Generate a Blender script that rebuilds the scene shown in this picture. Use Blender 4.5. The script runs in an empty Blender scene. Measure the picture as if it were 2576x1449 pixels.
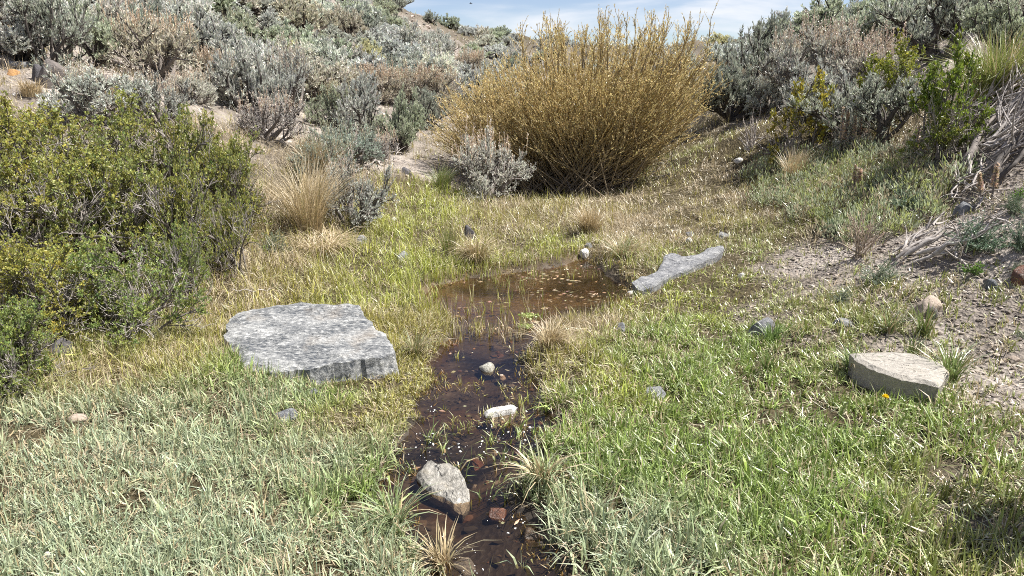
import bpy, bmesh, math, random, re
import numpy as np
from mathutils import Vector

rng = np.random.default_rng(11)
random.seed(11)
C = bpy.context.scene.collection
SC = bpy.context.scene

# ------------------------------------------------------------------ camera
CAM_H, PITCH, TX, TY = 1.6, math.radians(16), 0.70, 0.394
cam_d = bpy.data.cameras.new('camera')
cam_d.sensor_width = 36; cam_d.lens = 36 / (2 * TX); cam_d.clip_end = 3000; cam_d.clip_start = 0.05
cam = bpy.data.objects.new('camera', cam_d); C.objects.link(cam)
cam.location = (0, 0, CAM_H); cam.rotation_euler = (math.pi / 2 - PITCH, 0, 0)
SC.camera = cam

# ------------------------------------------------------------------ light
SUN_EL, SUN_AZ = math.radians(59), math.radians(94)       # azimuth clockwise from +Y (into the picture)
SUN = Vector((math.sin(SUN_AZ) * math.cos(SUN_EL), math.cos(SUN_AZ) * math.cos(SUN_EL), math.sin(SUN_EL)))
sun_d = bpy.data.lights.new('sun', 'SUN'); sun_d.energy = 5.0; sun_d.angle = math.radians(0.5); sun_d.color = (1, 0.96, 0.89)
sun = bpy.data.objects.new('sun', sun_d); C.objects.link(sun)
sun.rotation_euler = (-SUN).to_track_quat('-Z', 'Y').to_euler()

W = bpy.data.worlds.new('World'); SC.world = W; W.use_nodes = True
nt = W.node_tree; nt.nodes.clear()
def N(nt, t, **k):
    n = nt.nodes.new(t)
    for a, b in k.items():
        if a.startswith('i_'):
            n.inputs[a[2:].replace('_', ' ')].default_value = b
        else: setattr(n, a, b)
    return n
out = N(nt, 'ShaderNodeOutputWorld')
sky = N(nt, 'ShaderNodeTexSky', sky_type='NISHITA', sun_disc=False, sun_elevation=SUN_EL, sun_rotation=SUN_AZ, air_density=1.0, dust_density=0.6, ozone_density=3.0, altitude=1500)
bg = N(nt, 'ShaderNodeBackground', i_Strength=0.066)
hs = N(nt, 'ShaderNodeHueSaturation', i_Saturation=0.9, i_Value=1.0); hs.inputs['Hue'].default_value = 0.515
nt.links.new(sky.outputs[0], hs.inputs['Color']); nt.links.new(hs.outputs[0], bg.inputs['Color'])
cl = N(nt, 'ShaderNodeBackground', i_Color=(0.93, 0.95, 1.0, 1), i_Strength=0.53)
tc = N(nt, 'ShaderNodeTexCoord'); sp = N(nt, 'ShaderNodeSeparateXYZ'); nt.links.new(tc.outputs['Generated'], sp.inputs[0])
zz = N(nt, 'ShaderNodeMath', operation='MAXIMUM'); zz.inputs[1].default_value = 0.0; nt.links.new(sp.outputs[2], zz.inputs[0])
za = N(nt, 'ShaderNodeMath', operation='ADD'); za.inputs[1].default_value = 0.16; nt.links.new(zz.outputs[0], za.inputs[0])
dx = N(nt, 'ShaderNodeMath', operation='DIVIDE'); nt.links.new(sp.outputs[0], dx.inputs[0]); nt.links.new(za.outputs[0], dx.inputs[1])
dy = N(nt, 'ShaderNodeMath', operation='DIVIDE'); nt.links.new(sp.outputs[1], dy.inputs[0]); nt.links.new(za.outputs[0], dy.inputs[1])
cb = N(nt, 'ShaderNodeCombineXYZ'); nt.links.new(dx.outputs[0], cb.inputs[0]); nt.links.new(dy.outputs[0], cb.inputs[1])
no = N(nt, 'ShaderNodeTexNoise', i_Scale=0.62, i_Detail=7.0, i_Roughness=0.52, i_Distortion=0.5)
mpw = N(nt, 'ShaderNodeMapping'); mpw.inputs['Location'].default_value = (1.3, 0.4, 0); mpw.inputs['Scale'].default_value = (1.0, 1.5, 1)
nt.links.new(cb.outputs[0], mpw.inputs[0]); nt.links.new(mpw.outputs[0], no.inputs['Vector'])
rp = N(nt, 'ShaderNodeMapRange', clamp=True, interpolation_type='SMOOTHSTEP'); rp.inputs[1].default_value = 0.40; rp.inputs[2].default_value = 0.66; rp.inputs[4].default_value = 0.92
nt.links.new(no.outputs[0], rp.inputs[0])
mx = N(nt, 'ShaderNodeMixShader'); nt.links.new(rp.outputs[0], mx.inputs[0]); nt.links.new(bg.outputs[0], mx.inputs[1]); nt.links.new(cl.outputs[0], mx.inputs[2])
nt.links.new(mx.outputs[0], out.inputs[0])
SC.view_settings.view_transform = 'Standard'; SC.view_settings.look = 'None'; SC.view_settings.gamma = 1.0
SC.view_settings.use_curve_mapping = False; SC.view_settings.exposure = 1.0
SC.cycles.use_denoising = False; SC.cycles.filter_width = 1.0; SC.cycles.max_bounces = 6; SC.cycles.diffuse_bounces = 3; SC.cycles.glossy_bounces = 2; SC.cycles.transparent_max_bounces = 8; SC.cycles.transmission_bounces = 3

# ------------------------------------------------------------------ numeric helpers
def srgb(r, g, b):
    f = lambda c: c / 12.92 if c <= 0.04045 else ((c + 0.055) / 1.055) ** 2.4
    return (f(r / 255), f(g / 255), f(b / 255))
_tab = np.random.default_rng(5).random(4096)
def vnoise(p, seed=0):
    p = np.asarray(p, float); i = np.floor(p).astype(np.int64); f = p - i; f = f * f * (3 - 2 * f)
    r = 0
    nd = p.shape[-1]; pr = (73856093, 19349663, 83492791)
    for c in range(1 << nd):
        h = np.full(p.shape[:-1], seed * 2654435 + 17, np.int64); w = 1.0
        for k in range(nd):
            b = (c >> k) & 1
            h = h ^ ((i[..., k] + b) * pr[k]); w = w * (f[..., k] if b else 1 - f[..., k])
        h = (h ^ (h >> 13)) * 1274126177
        r = r + _tab[(h ^ (h >> 16)) & 4095] * w
    return r
def fbm(p, seed=0, oct=4):
    p = np.asarray(p, float); a, s, t = 0.5, 0, 0
    for o in range(oct):
        s = s + a * vnoise(p * 2 ** o + o * 7.3, seed + o); t += a; a *= 0.5
    return s / t
def xy(x, y): return np.stack([np.asarray(x, float), np.asarray(y, float)], -1)
def sstep(a, b, x):
    t = np.clip((x - a) / (b - a), 0, 1); return t * t * (3 - 2 * t)
def nrm(v): return v / np.maximum(np.linalg.norm(v, axis=-1, keepdims=True), 1e-9)
def view_dir(u, v):      # directions through points of the photograph (2576 x 1449 grid)
    xc = (np.asarray(u, float) - 1288) / 1288 * TX; yc = (724.5 - np.asarray(v, float)) / 724.5 * TY
    s, c = math.sin(PITCH), math.cos(PITCH)
    return xc, c + yc * s, -s + yc * c

# ------------------------------------------------------------------ terrain: surveyed heights, smoothly joined
SURV = [(u, v, Y) for u, v, Y in [
 (830,340,11.0),(1000,400,10.3),(1060,440,9.5),(700,330,9.6),(100,190,8.0),(300,215,8.2),(480,220,10.0),(0,60,10.5),(300,20,13),(600,150,14),
 (900,200,16),(900,60,26),(950,8,31),(1080,80,31),(1190,118,30),(1000,250,14),(1150,180,22),(1250,150,28),(300,-110,18),(0,-80,13),(600,-60,21),(800,-30,27),
 (1100,76,48),(1200,98,58),(1300,114,66),(1500,124,75),(1700,128,80),(1850,130,80),(1300,205,24),(1500,250,18),(1700,250,16),
 (1450,490,10.2),(1250,500,9.6),(1600,480,9.6),(1750,400,10.2),(1870,332,10.2),(1930,310,11.5),(2000,420,8.2),(2200,385,7.6),(2400,335,6.8),(2575,245,6.3),
 (2500,500,5.2),(2300,600,5.1),(1980,640,6.0),(2575,760,3.9),(2200,870,3.8),(2050,190,12),(2250,165,11),(2450,150,9.5),(2575,110,8.5),(1920,140,22),(1830,150,34),
 (2000,110,20),(2250,60,16),(2750,90,7.5),(2750,420,4.6),(2850,-50,10),(1950,125,60)]]
cx, cy, cz = [], [], []
for u, v, Y in SURV:
    a, b, c = view_dir(u, v); t = Y / b; cx.append(float(a) * t); cy.append(Y); cz.append(CAM_H + float(c) * t)
for x, y, z in [(0,2,.02),(-.2,3,.03),(0,4,.05),(.3,5.5,.06),(.6,7,.10),(.2,8.6,.16),(-1.5,3,.07),(-2.5,3.4,.16),(-1.4,5,.11),(-2.2,6.6,.32),(-3.2,5,.45),(-1.2,7.6,.3),
 (1,3,.07),(2,3,.12),(3,3.3,.26),(1.5,4.5,.10),(1.7,6,.17),(0,0,0),(-2,0,.1),(2,0,.12),(-6,0,1.2),(6,0,1.3),(0,-6,-.2),(-8,-6,2),(8,-6,2),(-5,5.5,1.0),(-6,3,1.3),
 (-30,0,9),(30,0,10),(0,-40,-1),(-40,40,16),(45,40,14),(0,120,6.2),(0,160,7),(-60,110,12),(60,110,8),(-120,0,30),(120,0,30),(0,220,8),(-180,200,16),(180,200,14),(0,400,8),(0,-150,-2),(130,-150,30),(-130,-150,30)]:
    cx.append(x); cy.append(y); cz.append(z)
cx, cy, cz = map(np.array, (cx, cy, cz))
def _phi(x, y):
    d2 = (x[:, None] - cx) ** 2 + (y[:, None] - cy) ** 2
    return np.sqrt(d2 + 0.36)
_A = _phi(cx, cy); _n = len(cx)
_M = np.zeros((_n + 3, _n + 3)); _M[:_n, :_n] = _A - np.eye(_n) * 0.08; _M[:_n, _n] = 1; _M[:_n, _n + 1] = cx; _M[:_n, _n + 2] = cy; _M[_n:, :_n] = _M[:_n, _n:].T
_S = np.linalg.solve(_M, np.concatenate([cz, [0, 0, 0]]))
def base(x, y):
    x = np.asarray(x, float); sh = x.shape; x = x.ravel(); y = np.broadcast_to(np.asarray(y, float), sh).ravel(); r = np.empty(len(x))
    for i in range(0, len(x), 40000):
        a, b = x[i:i + 40000], y[i:i + 40000]
        r[i:i + 40000] = _phi(a, b) @ _S[:_n] + _S[_n] + _S[_n + 1] * a + _S[_n + 2] * b
    return r.reshape(sh)
_T = np.concatenate([np.linspace(1.2, 14, 700), np.geomspace(14.02, 260, 700)])
def march(u, v, hf, up=0.0):
    a, b, c = view_dir(u, v); x = a * _T; y = b * _T; z = CAM_H + c * _T
    below = z < hf(x, y) + up
    k = int(np.argmax(below)) if below.any() else len(_T) - 1
    t0, t1 = _T[max(k - 1, 0)], _T[k]
    for _ in range(2):
        tt = np.linspace(t0, t1, 9); bl = CAM_H + c * tt < hf(a * tt, b * tt) + up; k = max(int(np.argmax(bl)), 1) if bl.any() else 8; t0, t1 = tt[k - 1], tt[k]
    t = (t0 + t1) / 2
    return float(a * t), float(b * t), float(t)
def sd_poly(x, y, P):
    x = np.asarray(x, float); y = np.asarray(y, float); d = np.full(x.shape, 1e9); ins = np.zeros(x.shape, bool); n = len(P)
    for i in range(n):
        ax, ay = P[i]; bx, by = P[(i + 1) % n]; ex, ey = bx - ax, by - ay
        t = np.clip(((x - ax) * ex + (y - ay) * ey) / (ex * ex + ey * ey + 1e-12), 0, 1)
        d = np.minimum(d, (x - ax - t * ex) ** 2 + (y - ay - t * ey) ** 2)
        c = ((ay > y) != (by > y)) & (x < ex * (y - ay) / (ey if abs(ey) > 1e-12 else 1e-12) + ax)
        ins ^= c
    d = np.sqrt(d); return np.where(ins, -d, d)
def survey(pts): return [march(u, v, base)[:2] for u, v in pts]
CREEK = survey([(1110,1640),(1075,1449),(1040,1380),(1010,1290),(985,1210),(1000,1120),(1035,1040),(1060,985),(1100,930),(1090,895),(1130,850),(1165,812),(1150,785),(1080,765),(1050,735),(1085,705),
 (1170,688),(1280,672),(1390,655),(1455,632),(1500,640),(1540,690),(1590,712),(1600,738),(1545,765),(1490,785),(1425,805),(1365,835),(1330,880),(1330,930),(1375,990),(1395,1050),(1365,1120),
 (1320,1170),(1315,1220),(1325,1280),(1375,1340),(1425,1400),(1450,1449),(1500,1640)])
def wet(x, y):
    x = np.asarray(x, float); y = np.asarray(y, float)
    near = (x > -2) & (x < 3) & (y > .5) & (y < 9)
    r = np.full(x.shape, 5.0)
    if near.any(): r[near] = sd_poly(x[near], y[near], CREEK) + (fbm(xy(x[near] * 5, y[near] * 5), 3, 3) - .5) * .14
    return r
def water_z(y): return np.interp(y, [1.0, 2.2, 3.2, 4.0, 5.0, 7.5], [-.045, -.025, 0.0, .012, .022, .028])
def ground_exact(x, y):
    x = np.asarray(x, float); y = np.asarray(y, float)
    z = base(x, y)
    d = np.hypot(x, y)
    far = sstep(7, 14, d)
    z = z + (fbm(xy(x * 2.2, y * 2.2), 1, 4) - .5) * (.10 + .12 * far) + (fbm(xy(x * .5, y * .5), 2, 3) - .5) * .7 * far * np.clip(d / 25, 0, 1.4)
    z = z + (fbm(xy(x * 9, y * 9), 6, 3) - .5) * .035
    w = wet(x, y)
    bed = water_z(y) - .018 - .055 * sstep(.0, -.30, w) + (fbm(xy(x * 4.5, y * 4.5), 9, 4) - .5) * .085
    m = sstep(.10, -.05, w)
    return z * (1 - m) + bed * m
def graded(a, b, step, growth, lim):
    r = list(np.arange(a, b, step)); s = step; x = r[-1]
    while x < lim: s *= growth; x += s; r.append(x)
    return r
gx = graded(0, 4.2, .05, 1.05, 420); gx = np.array(sorted(set([-v for v in gx[1:]] + gx)))
gy = graded(1.0, 9.5, .05, 1.04, 520); back = graded(0, .5, .1, 1.25, 160); gy = np.array(sorted([1.0 - .1 - v for v in back] + gy))
GXX, GYY = np.meshgrid(gx, gy); GZ = ground_exact(GXX, GYY); GW = wet(GXX, GYY)
def _grid(A, x, y):
    x = np.asarray(x, float); y = np.asarray(y, float)
    i = np.clip(np.searchsorted(gx, x) - 1, 0, len(gx) - 2); j = np.clip(np.searchsorted(gy, y) - 1, 0, len(gy) - 2)
    f = np.clip((x - gx[i]) / (gx[i + 1] - gx[i]), 0, 1); h = np.clip((y - gy[j]) / (gy[j + 1] - gy[j]), 0, 1)
    return (A[j, i] * (1 - f) + A[j, i + 1] * f) * (1 - h) + (A[j + 1, i] * (1 - f) + A[j + 1, i + 1] * f) * h
def ground(x, y): return _grid(GZ, x, y)
def wet(x, y): return _grid(GW, x, y)
def spot(u, v): return march(u, v, ground)

# ------------------------------------------------------------------ mesh helpers
def mesh_arrays(name, V, F, col=None, mats=(), smooth=False, midx=None):
    V = np.asarray(V, np.float32).reshape(-1, 3); F = np.asarray(F, np.int32).reshape(-1, 3)
    me = bpy.data.meshes.new(name)
    me.vertices.add(len(V)); me.vertices.foreach_set('co', V.ravel())
    me.loops.add(F.size); me.loops.foreach_set('vertex_index', F.ravel())
    me.polygons.add(len(F)); me.polygons.foreach_set('loop_start', np.arange(0, F.size, 3, dtype=np.int32))
    if midx is not None: me.polygons.foreach_set('material_index', np.asarray(midx, np.int32))
    me.polygons.foreach_set('use_smooth', np.full(len(F), smooth, bool))
    me.update(calc_edges=True)
    if col is not None:
        c = np.ones((len(V), 4), np.float32); c[:, :3] = col
        at = me.color_attributes.new('Col', 'FLOAT_COLOR', 'POINT'); at.data.foreach_set('color', c.ravel())
    for m in mats: me.materials.append(m)
    return me
class Geo:
    def __init__(s): s.V, s.F, s.K, s.n = [], [], [], 0
    def add(s, V, F, col):
        V = np.asarray(V, float).reshape(-1, 3); s.V.append(V); s.F.append(np.asarray(F).reshape(-1, 3) + s.n)
        s.K.append(np.broadcast_to(np.asarray(col, float), (len(V), 3)) if np.ndim(col) < 2 else np.asarray(col, float)); s.n += len(V)
        return s
    def get(s): return np.concatenate(s.V), np.concatenate(s.F), np.concatenate(s.K)
    def tris(s): return sum(len(f) for f in s.F)
    def mesh(s, name, mats, smooth=False):
        V, F, K = s.get(); return mesh_arrays(name, V, F, K, mats, smooth)
def link(name, me, parent=None, kind=None):
    o = bpy.data.objects.new(name, me); C.objects.link(o)
    if parent is not None: o.parent = parent
    if kind: o['kind'] = kind
    return o
def tag(o, label, cat, group=None):
    o['label'] = label; o['category'] = cat
    if group: o['group'] = group
    return o
def empty(name, loc): 
    o = bpy.data.objects.new(name, None); o.location = loc; o.empty_display_size = .1; C.objects.link(o); return o

def tubes(P, R, s=4):
    """P (n,k,3) polylines, R (n,k) radii -> verts, tris"""
    n, k, _ = P.shape
    T = np.empty_like(P); T[:, 1:-1] = P[:, 2:] - P[:, :-2]; T[:, 0] = P[:, 1] - P[:, 0]; T[:, -1] = P[:, -1] - P[:, -2]; T = nrm(T)
    ref = np.where(np.abs(T[:, :1, 2:3]) > .8, np.array([1., 0, 0]), np.array([0, 0, 1.]))
    A = nrm(np.cross(T, np.broadcast_to(ref, T.shape))); B = np.cross(T, A)
    a = np.arange(s) * 2 * math.pi / s
    V = P[:, :, None] + (A[:, :, None] * np.cos(a)[None, None, :, None] + B[:, :, None] * np.sin(a)[None, None, :, None]) * R[:, :, None, None]
    i = np.arange(k - 1)[:, None]; j = np.arange(s)[None]; j2 = (j + 1) % s
    q = np.stack([i * s + j, i * s + j2, (i + 1) * s + j2, (i + 1) * s + j], -1).reshape(-1, 4)
    f = np.concatenate([q[:, [0, 1, 2]], q[:, [0, 2, 3]]])
    F = f[None] + (np.arange(n) * k * s)[:, None, None]
    return V.reshape(-1, 3), F.reshape(-1, 3)
def bez(P0, P1, P2, k):
    t = np.linspace(0, 1, k)[None, :, None]
    return P0[:, None] * (1 - t) ** 2 + 2 * P1[:, None] * t * (1 - t) + P2[:, None] * t ** 2
def along(P, idx, t):
    k = P.shape[1]; f = np.clip(t, 0, .9999) * (k - 1); i = f.astype(int); f = (f - i)[:, None]
    a, b = P[idx, i], P[idx, i + 1]
    return a * (1 - f) + b * f, nrm(b - a)
def sprout(P, m, t0, t1, spread, up, length, k, r, curl=.25):
    n = len(P); idx = np.repeat(np.arange(n), m); t = r.uniform(t0, t1, n * m)
    p, d = along(P, idx, t); dd = nrm(d + r.normal(0, spread, p.shape) + np.array([0, 0, up]))
    L = length * r.uniform(.55, 1.25, (n * m, 1)) * (1.15 - .45 * t)[:, None]
    e = p + dd * L; mid = p + dd * L * .5 + r.normal(0, curl, p.shape) * L * .5
    return bez(p, mid, e, k)
def leaves(P, D, L, Wd, r, fold=.25, sp=.6):
    """folded diamond leaves at P pointing along D"""
    n = len(P); L = np.broadcast_to(L, (n,))[:, None]; Wd = np.broadcast_to(Wd, (n,))[:, None]
    S = nrm(np.cross(D, r.normal(0, 1, (n, 3)))); Nn = np.cross(D, S)
    a = P; m = P + D * L * sp; l = m + S * Wd * .5 + Nn * Wd * fold; q = m - S * Wd * .5 + Nn * Wd * fold; t = P + D * L
    V = np.stack([a, l, t, q], 1).reshape(-1, 3)
    F = (np.array([[0, 2, 1], [0, 3, 2]])[None] + (np.arange(n) * 4)[:, None, None]).reshape(-1, 3)
    return V, F
def vary(col, n, r, amt=.18, rep=4):
    c = np.asarray(col)[None] * (1 + r.normal(0, amt, (n, 1))) * (1 + r.normal(0, amt * .35, (n, 3)))
    return np.repeat(np.clip(c, .004, .9), rep, 0)
def blades(P, az, lean, L, Wd, col, k=3, r=rng, curve=.6, col_tip=None):
    """grass blades rooted at P; az heading, lean angle from upright at the tip"""
    n = len(P); h = np.stack([np.cos(az), np.sin(az), np.zeros(n)], 1); tw = az + math.pi / 2 + r.normal(0, .5, n)
    S = np.stack([np.cos(tw), np.sin(tw), r.normal(0, .25, n)], 1)
    V = []; 
    for j in range(k + 1):
        t = j / k; ang = lean * (1 - curve + curve * t)
        p = P + h * (np.sin(ang) * L * t)[:, None] + np.array([0, 0, 1.]) * (np.cos(ang) * L * t)[:, None]
        if j < k:
            w = (Wd * (1.0, .95, .7, .5)[min(j, 3)] * .5)[:, None]
            V += [p - S * w, p + S * w]
        else: V.append(p)
    m = 2 * k + 1; V = np.stack(V, 1).reshape(-1, 3); f = []
    for j in range(k - 1): f += [[2 * j, 2 * j + 1, 2 * j + 3], [2 * j, 2 * j + 3, 2 * j + 2]]
    f.append([2 * k - 2, 2 * k - 1, 2 * k])
    F = (np.array(f)[None] + (np.arange(n) * m)[:, None, None]).reshape(-1, 3)
    return V, F, np.repeat(col, m, 0)

# ------------------------------------------------------------------ materials
def new_mat(name):
    m = bpy.data.materials.new(name); m.use_nodes = True; m.node_tree.nodes.clear(); return m, m.node_tree
def leaf_mat(name, trans=.28, gloss=.06, rough=.42, tint=True):
    m, t = new_mat(name)
    o = N(t, 'ShaderNodeOutputMaterial'); at = N(t, 'ShaderNodeAttribute', attribute_name='Col'); c = at.outputs['Color']
    if tint:
        oi = N(t, 'ShaderNodeObjectInfo'); mu = N(t, 'ShaderNodeMix', data_type='RGBA', blend_type='MULTIPLY'); mu.inputs[0].default_value = 1
        t.links.new(c, mu.inputs[6]); t.links.new(oi.outputs['Color'], mu.inputs[7]); c = mu.outputs[2]
    d = N(t, 'ShaderNodeBsdfDiffuse'); tr = N(t, 'ShaderNodeBsdfTranslucent'); g = N(t, 'ShaderNodeBsdfGlossy', i_Roughness=rough)
    t.links.new(c, d.inputs[0]); t.links.new(c, tr.inputs[0]); g.inputs[0].default_value = (1, 1, 1, 1)
    a = N(t, 'ShaderNodeMixShader', i_Fac=trans); t.links.new(d.outputs[0], a.inputs[1]); t.links.new(tr.outputs[0], a.inputs[2])
    fr = N(t, 'ShaderNodeFresnel', i_IOR=1.38); mm = N(t, 'ShaderNodeMath', operation='MULTIPLY'); mm.inputs[1].default_value = gloss / .04; t.links.new(fr.outputs[0], mm.inputs[0])
    cp = N(t, 'ShaderNodeMath', operation='MINIMUM'); cp.inputs[1].default_value = .14; t.links.new(mm.outputs[0], cp.inputs[0])
    b = N(t, 'ShaderNodeMixShader'); t.links.new(cp.outputs[0], b.inputs[0]); t.links.new(a.outputs[0], b.inputs[1]); t.links.new(g.outputs[0], b.inputs[2])
    t.links.new(b.outputs[0], o.inputs[0]); return m
def wood_mat(name, c1, c2, scale=30):
    m, t = new_mat(name); o = N(t, 'ShaderNodeOutputMaterial'); p = N(t, 'ShaderNodeBsdfPrincipled', i_Roughness=.85)
    tc = N(t, 'ShaderNodeTexCoord'); no = N(t, 'ShaderNodeTexNoise', i_Scale=scale, i_Detail=5.0); t.links.new(tc.outputs['Object'], no.inputs['Vector'])
    r = N(t, 'ShaderNodeValToRGB'); r.color_ramp.elements[0].position = .32; r.color_ramp.elements[1].position = .68
    r.color_ramp.elements[0].color = (*c1, 1); r.color_ramp.elements[1].color = (*c2, 1)
    t.links.new(no.outputs[0], r.inputs[0]); t.links.new(r.outputs[0], p.inputs['Base Color'])
    bu = N(t, 'ShaderNodeBump', i_Strength=.5, i_Distance=.004); t.links.new(no.outputs[0], bu.inputs['Height']); t.links.new(bu.outputs[0], p.inputs['Normal'])
    t.links.new(p.outputs[0], o.inputs[0]); return m
def rock_mat(name, light, dark, scale=6, stretch=(1, 1, 1), thr=.5, spot_col=None, rough=.8, rot=0, bump=.6, fine=40, wet_z=None):
    m, t = new_mat(name); o = N(t, 'ShaderNodeOutputMaterial'); p = N(t, 'ShaderNodeBsdfPrincipled', i_Roughness=rough)
    tc = N(t, 'ShaderNodeTexCoord'); mp = N(t, 'ShaderNodeMapping'); mp.inputs['Scale'].default_value = stretch; mp.inputs['Rotation'].default_value = (0, 0, rot)
    t.links.new(tc.outputs['Object'], mp.inputs[0])
    n1 = N(t, 'ShaderNodeTexNoise', i_Scale=scale, i_Detail=9.0, i_Roughness=.68, i_Distortion=.6); t.links.new(mp.outputs[0], n1.inputs['Vector'])
    n2 = N(t, 'ShaderNodeTexNoise', i_Scale=fine, i_Detail=6.0, i_Roughness=.75, i_Distortion=.3); t.links.new(mp.outputs[0], n2.inputs['Vector'])
    r1 = N(t, 'ShaderNodeMapRange', clamp=True); r1.inputs[1].default_value = thr - .09; r1.inputs[2].default_value = thr + .11; t.links.new(n1.outputs[0], r1.inputs[0])
    r2 = N(t, 'ShaderNodeMapRange', clamp=True); r2.inputs[1].default_value = .40; r2.inputs[2].default_value = .62; t.links.new(n2.outputs[0], r2.inputs[0])
    mm = N(t, 'ShaderNodeMath', operation='MULTIPLY_ADD'); mm.inputs[1].default_value = .62; t.links.new(r2.outputs[0], mm.inputs[0])
    ml = N(t, 'ShaderNodeMath', operation='MULTIPLY'); ml.inputs[1].default_value = .42; t.links.new(r1.outputs[0], ml.inputs[0]); t.links.new(ml.outputs[0], mm.inputs[2])
    mix = N(t, 'ShaderNodeMix', data_type='RGBA'); mix.inputs[6].default_value = (*dark, 1); mix.inputs[7].default_value = (*light, 1); t.links.new(mm.outputs[0], mix.inputs[0])
    c = mix.outputs[2]
    if spot_col:
        n3 = N(t, 'ShaderNodeTexNoise', i_Scale=scale * 1.3, i_Detail=6.0, i_Roughness=.6); t.links.new(tc.outputs['Object'], n3.inputs['Vector'])
        r3 = N(t, 'ShaderNodeMapRange', clamp=True); r3.inputs[1].default_value = .56; r3.inputs[2].default_value = .80; r3.inputs[4].default_value = .6; t.links.new(n3.outputs[0], r3.inputs[0])
        mx = N(t, 'ShaderNodeMix', data_type='RGBA'); mx.inputs[7].default_value = (*spot_col, 1); t.links.new(c, mx.inputs[6]); t.links.new(r3.outputs[0], mx.inputs[0]); c = mx.outputs[2]
    if wet_z is not None:      # damp, algae-dark band above the waterline
        sz = N(t, 'ShaderNodeSeparateXYZ'); t.links.new(tc.outputs['Object'], sz.inputs[0]); az = N(t, 'ShaderNodeMath', operation='MULTIPLY_ADD'); az.inputs[1].default_value = .05; t.links.new(n1.outputs[0], az.inputs[0]); t.links.new(sz.outputs[2], az.inputs[2])
        rz = N(t, 'ShaderNodeMapRange', clamp=True); rz.inputs[1].default_value = wet_z + .025; rz.inputs[2].default_value = wet_z + .045; t.links.new(az.outputs[0], rz.inputs[0])
        mz = N(t, 'ShaderNodeMix', data_type='RGBA'); mz.inputs[6].default_value = (.045, .038, .022, 1); t.links.new(c, mz.inputs[7]); t.links.new(rz.outputs[0], mz.inputs[0]); c = mz.outputs[2]
        mr_ = N(t, 'ShaderNodeMapRange'); mr_.inputs[3].default_value = .25; mr_.inputs[4].default_value = rough; t.links.new(rz.outputs[0], mr_.inputs[0]); t.links.new(mr_.outputs[0], p.inputs['Roughness'])
    t.links.new(c, p.inputs['Base Color'])
    bu = N(t, 'ShaderNodeBump', i_Strength=bump, i_Distance=.012); t.links.new(mm.outputs[0], bu.inputs['Height']); t.links.new(bu.outputs[0], p.inputs['Normal'])
    t.links.new(p.outputs[0], o.inputs[0]); return m
M_leaf = leaf_mat('leaf', .48, .025, .5); M_sage = leaf_mat('sage_leaf', .34, .02, .6); M_grass = leaf_mat('grass_blade', .24, .03, .50, tint=False); M_straw = leaf_mat('straw', .2, .02, .5)
M_wood = wood_mat('grey_wood', (.10, .085, .075), (.24, .21, .19)); M_dead = wood_mat('bleached_wood', (.24, .21, .19), (.50, .46, .43)); M_dark = wood_mat('dark_bark', (.035, .03, .027), (.11, .095, .085))
M_willow = leaf_mat('willow_leaf', .46, .02, .5); M_vcol = leaf_mat('matte_piece', 0.0, .01, .7)
R_schist = rock_mat('schist', (.64, .64, .62), (.045, .055, .07), 3.5, (1, 2.2, 1), .53, (.45, .37, .28), rot=-.35, bump=.9, fine=30)
R_grey = rock_mat('grey_stone', (.42, .42, .42), (.10, .105, .12), 8, (1, 1.6, 1), .53, bump=.8)
R_white = rock_mat('white_stone', (.72, .70, .66), (.22, .21, .19), 9, (1.6, 1, 1), .40, (.50, .40, .22))
R_cwhite = rock_mat('creek_stone', (.58, .55, .49), (.16, .15, .13), 8, (1.7, 1, 1), .47, (.42, .34, .20), rot=.7, bump=.9, wet_z=-.075)
R_lichen = rock_mat('lichen_stone', (.60, .58, .50), (.18, .17, .13), 9, (1, 1, 1), .45, (.42, .36, .14), bump=.9, wet_z=.012)
R_sand = rock_mat('sandstone', (.45, .42, .37), (.22, .20, .175), 5, (1, 1.4, 1), .42, (.34, .30, .22), bump=.6, fine=45)
R_tan = rock_mat('tan_stone', (.52, .43, .34), (.24, .19, .16), 7, thr=.46)
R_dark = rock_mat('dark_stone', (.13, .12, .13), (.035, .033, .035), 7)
R_brown = rock_mat('brown_boulder', (.23, .20, .18), (.085, .075, .07), 5, thr=.5)
R_orange = rock_mat('orange_stone', (.62, .34, .12), (.24, .14, .08), 8, thr=.45)
R_red = rock_mat('wet_red_stone', (.20, .085, .05), (.06, .03, .022), 12, rough=.35)
R_wet = rock_mat('wet_brown_stone', (.14, .09, .05), (.04, .03, .022), 10, rough=.3)
R_blue = rock_mat('blue_grey_stone', (.36, .37, .385), (.10, .105, .12), 10, (1, 2, 1), .5, bump=.9)

# ------------------------------------------------------------------ what grows where: surveyed plots
G1, G2, G3, G4, G5 = (.325, .405, .27), (.215, .32, .075), (.31, .30, .075), (.34, .40, .075), (.27, .32, .10)
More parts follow.
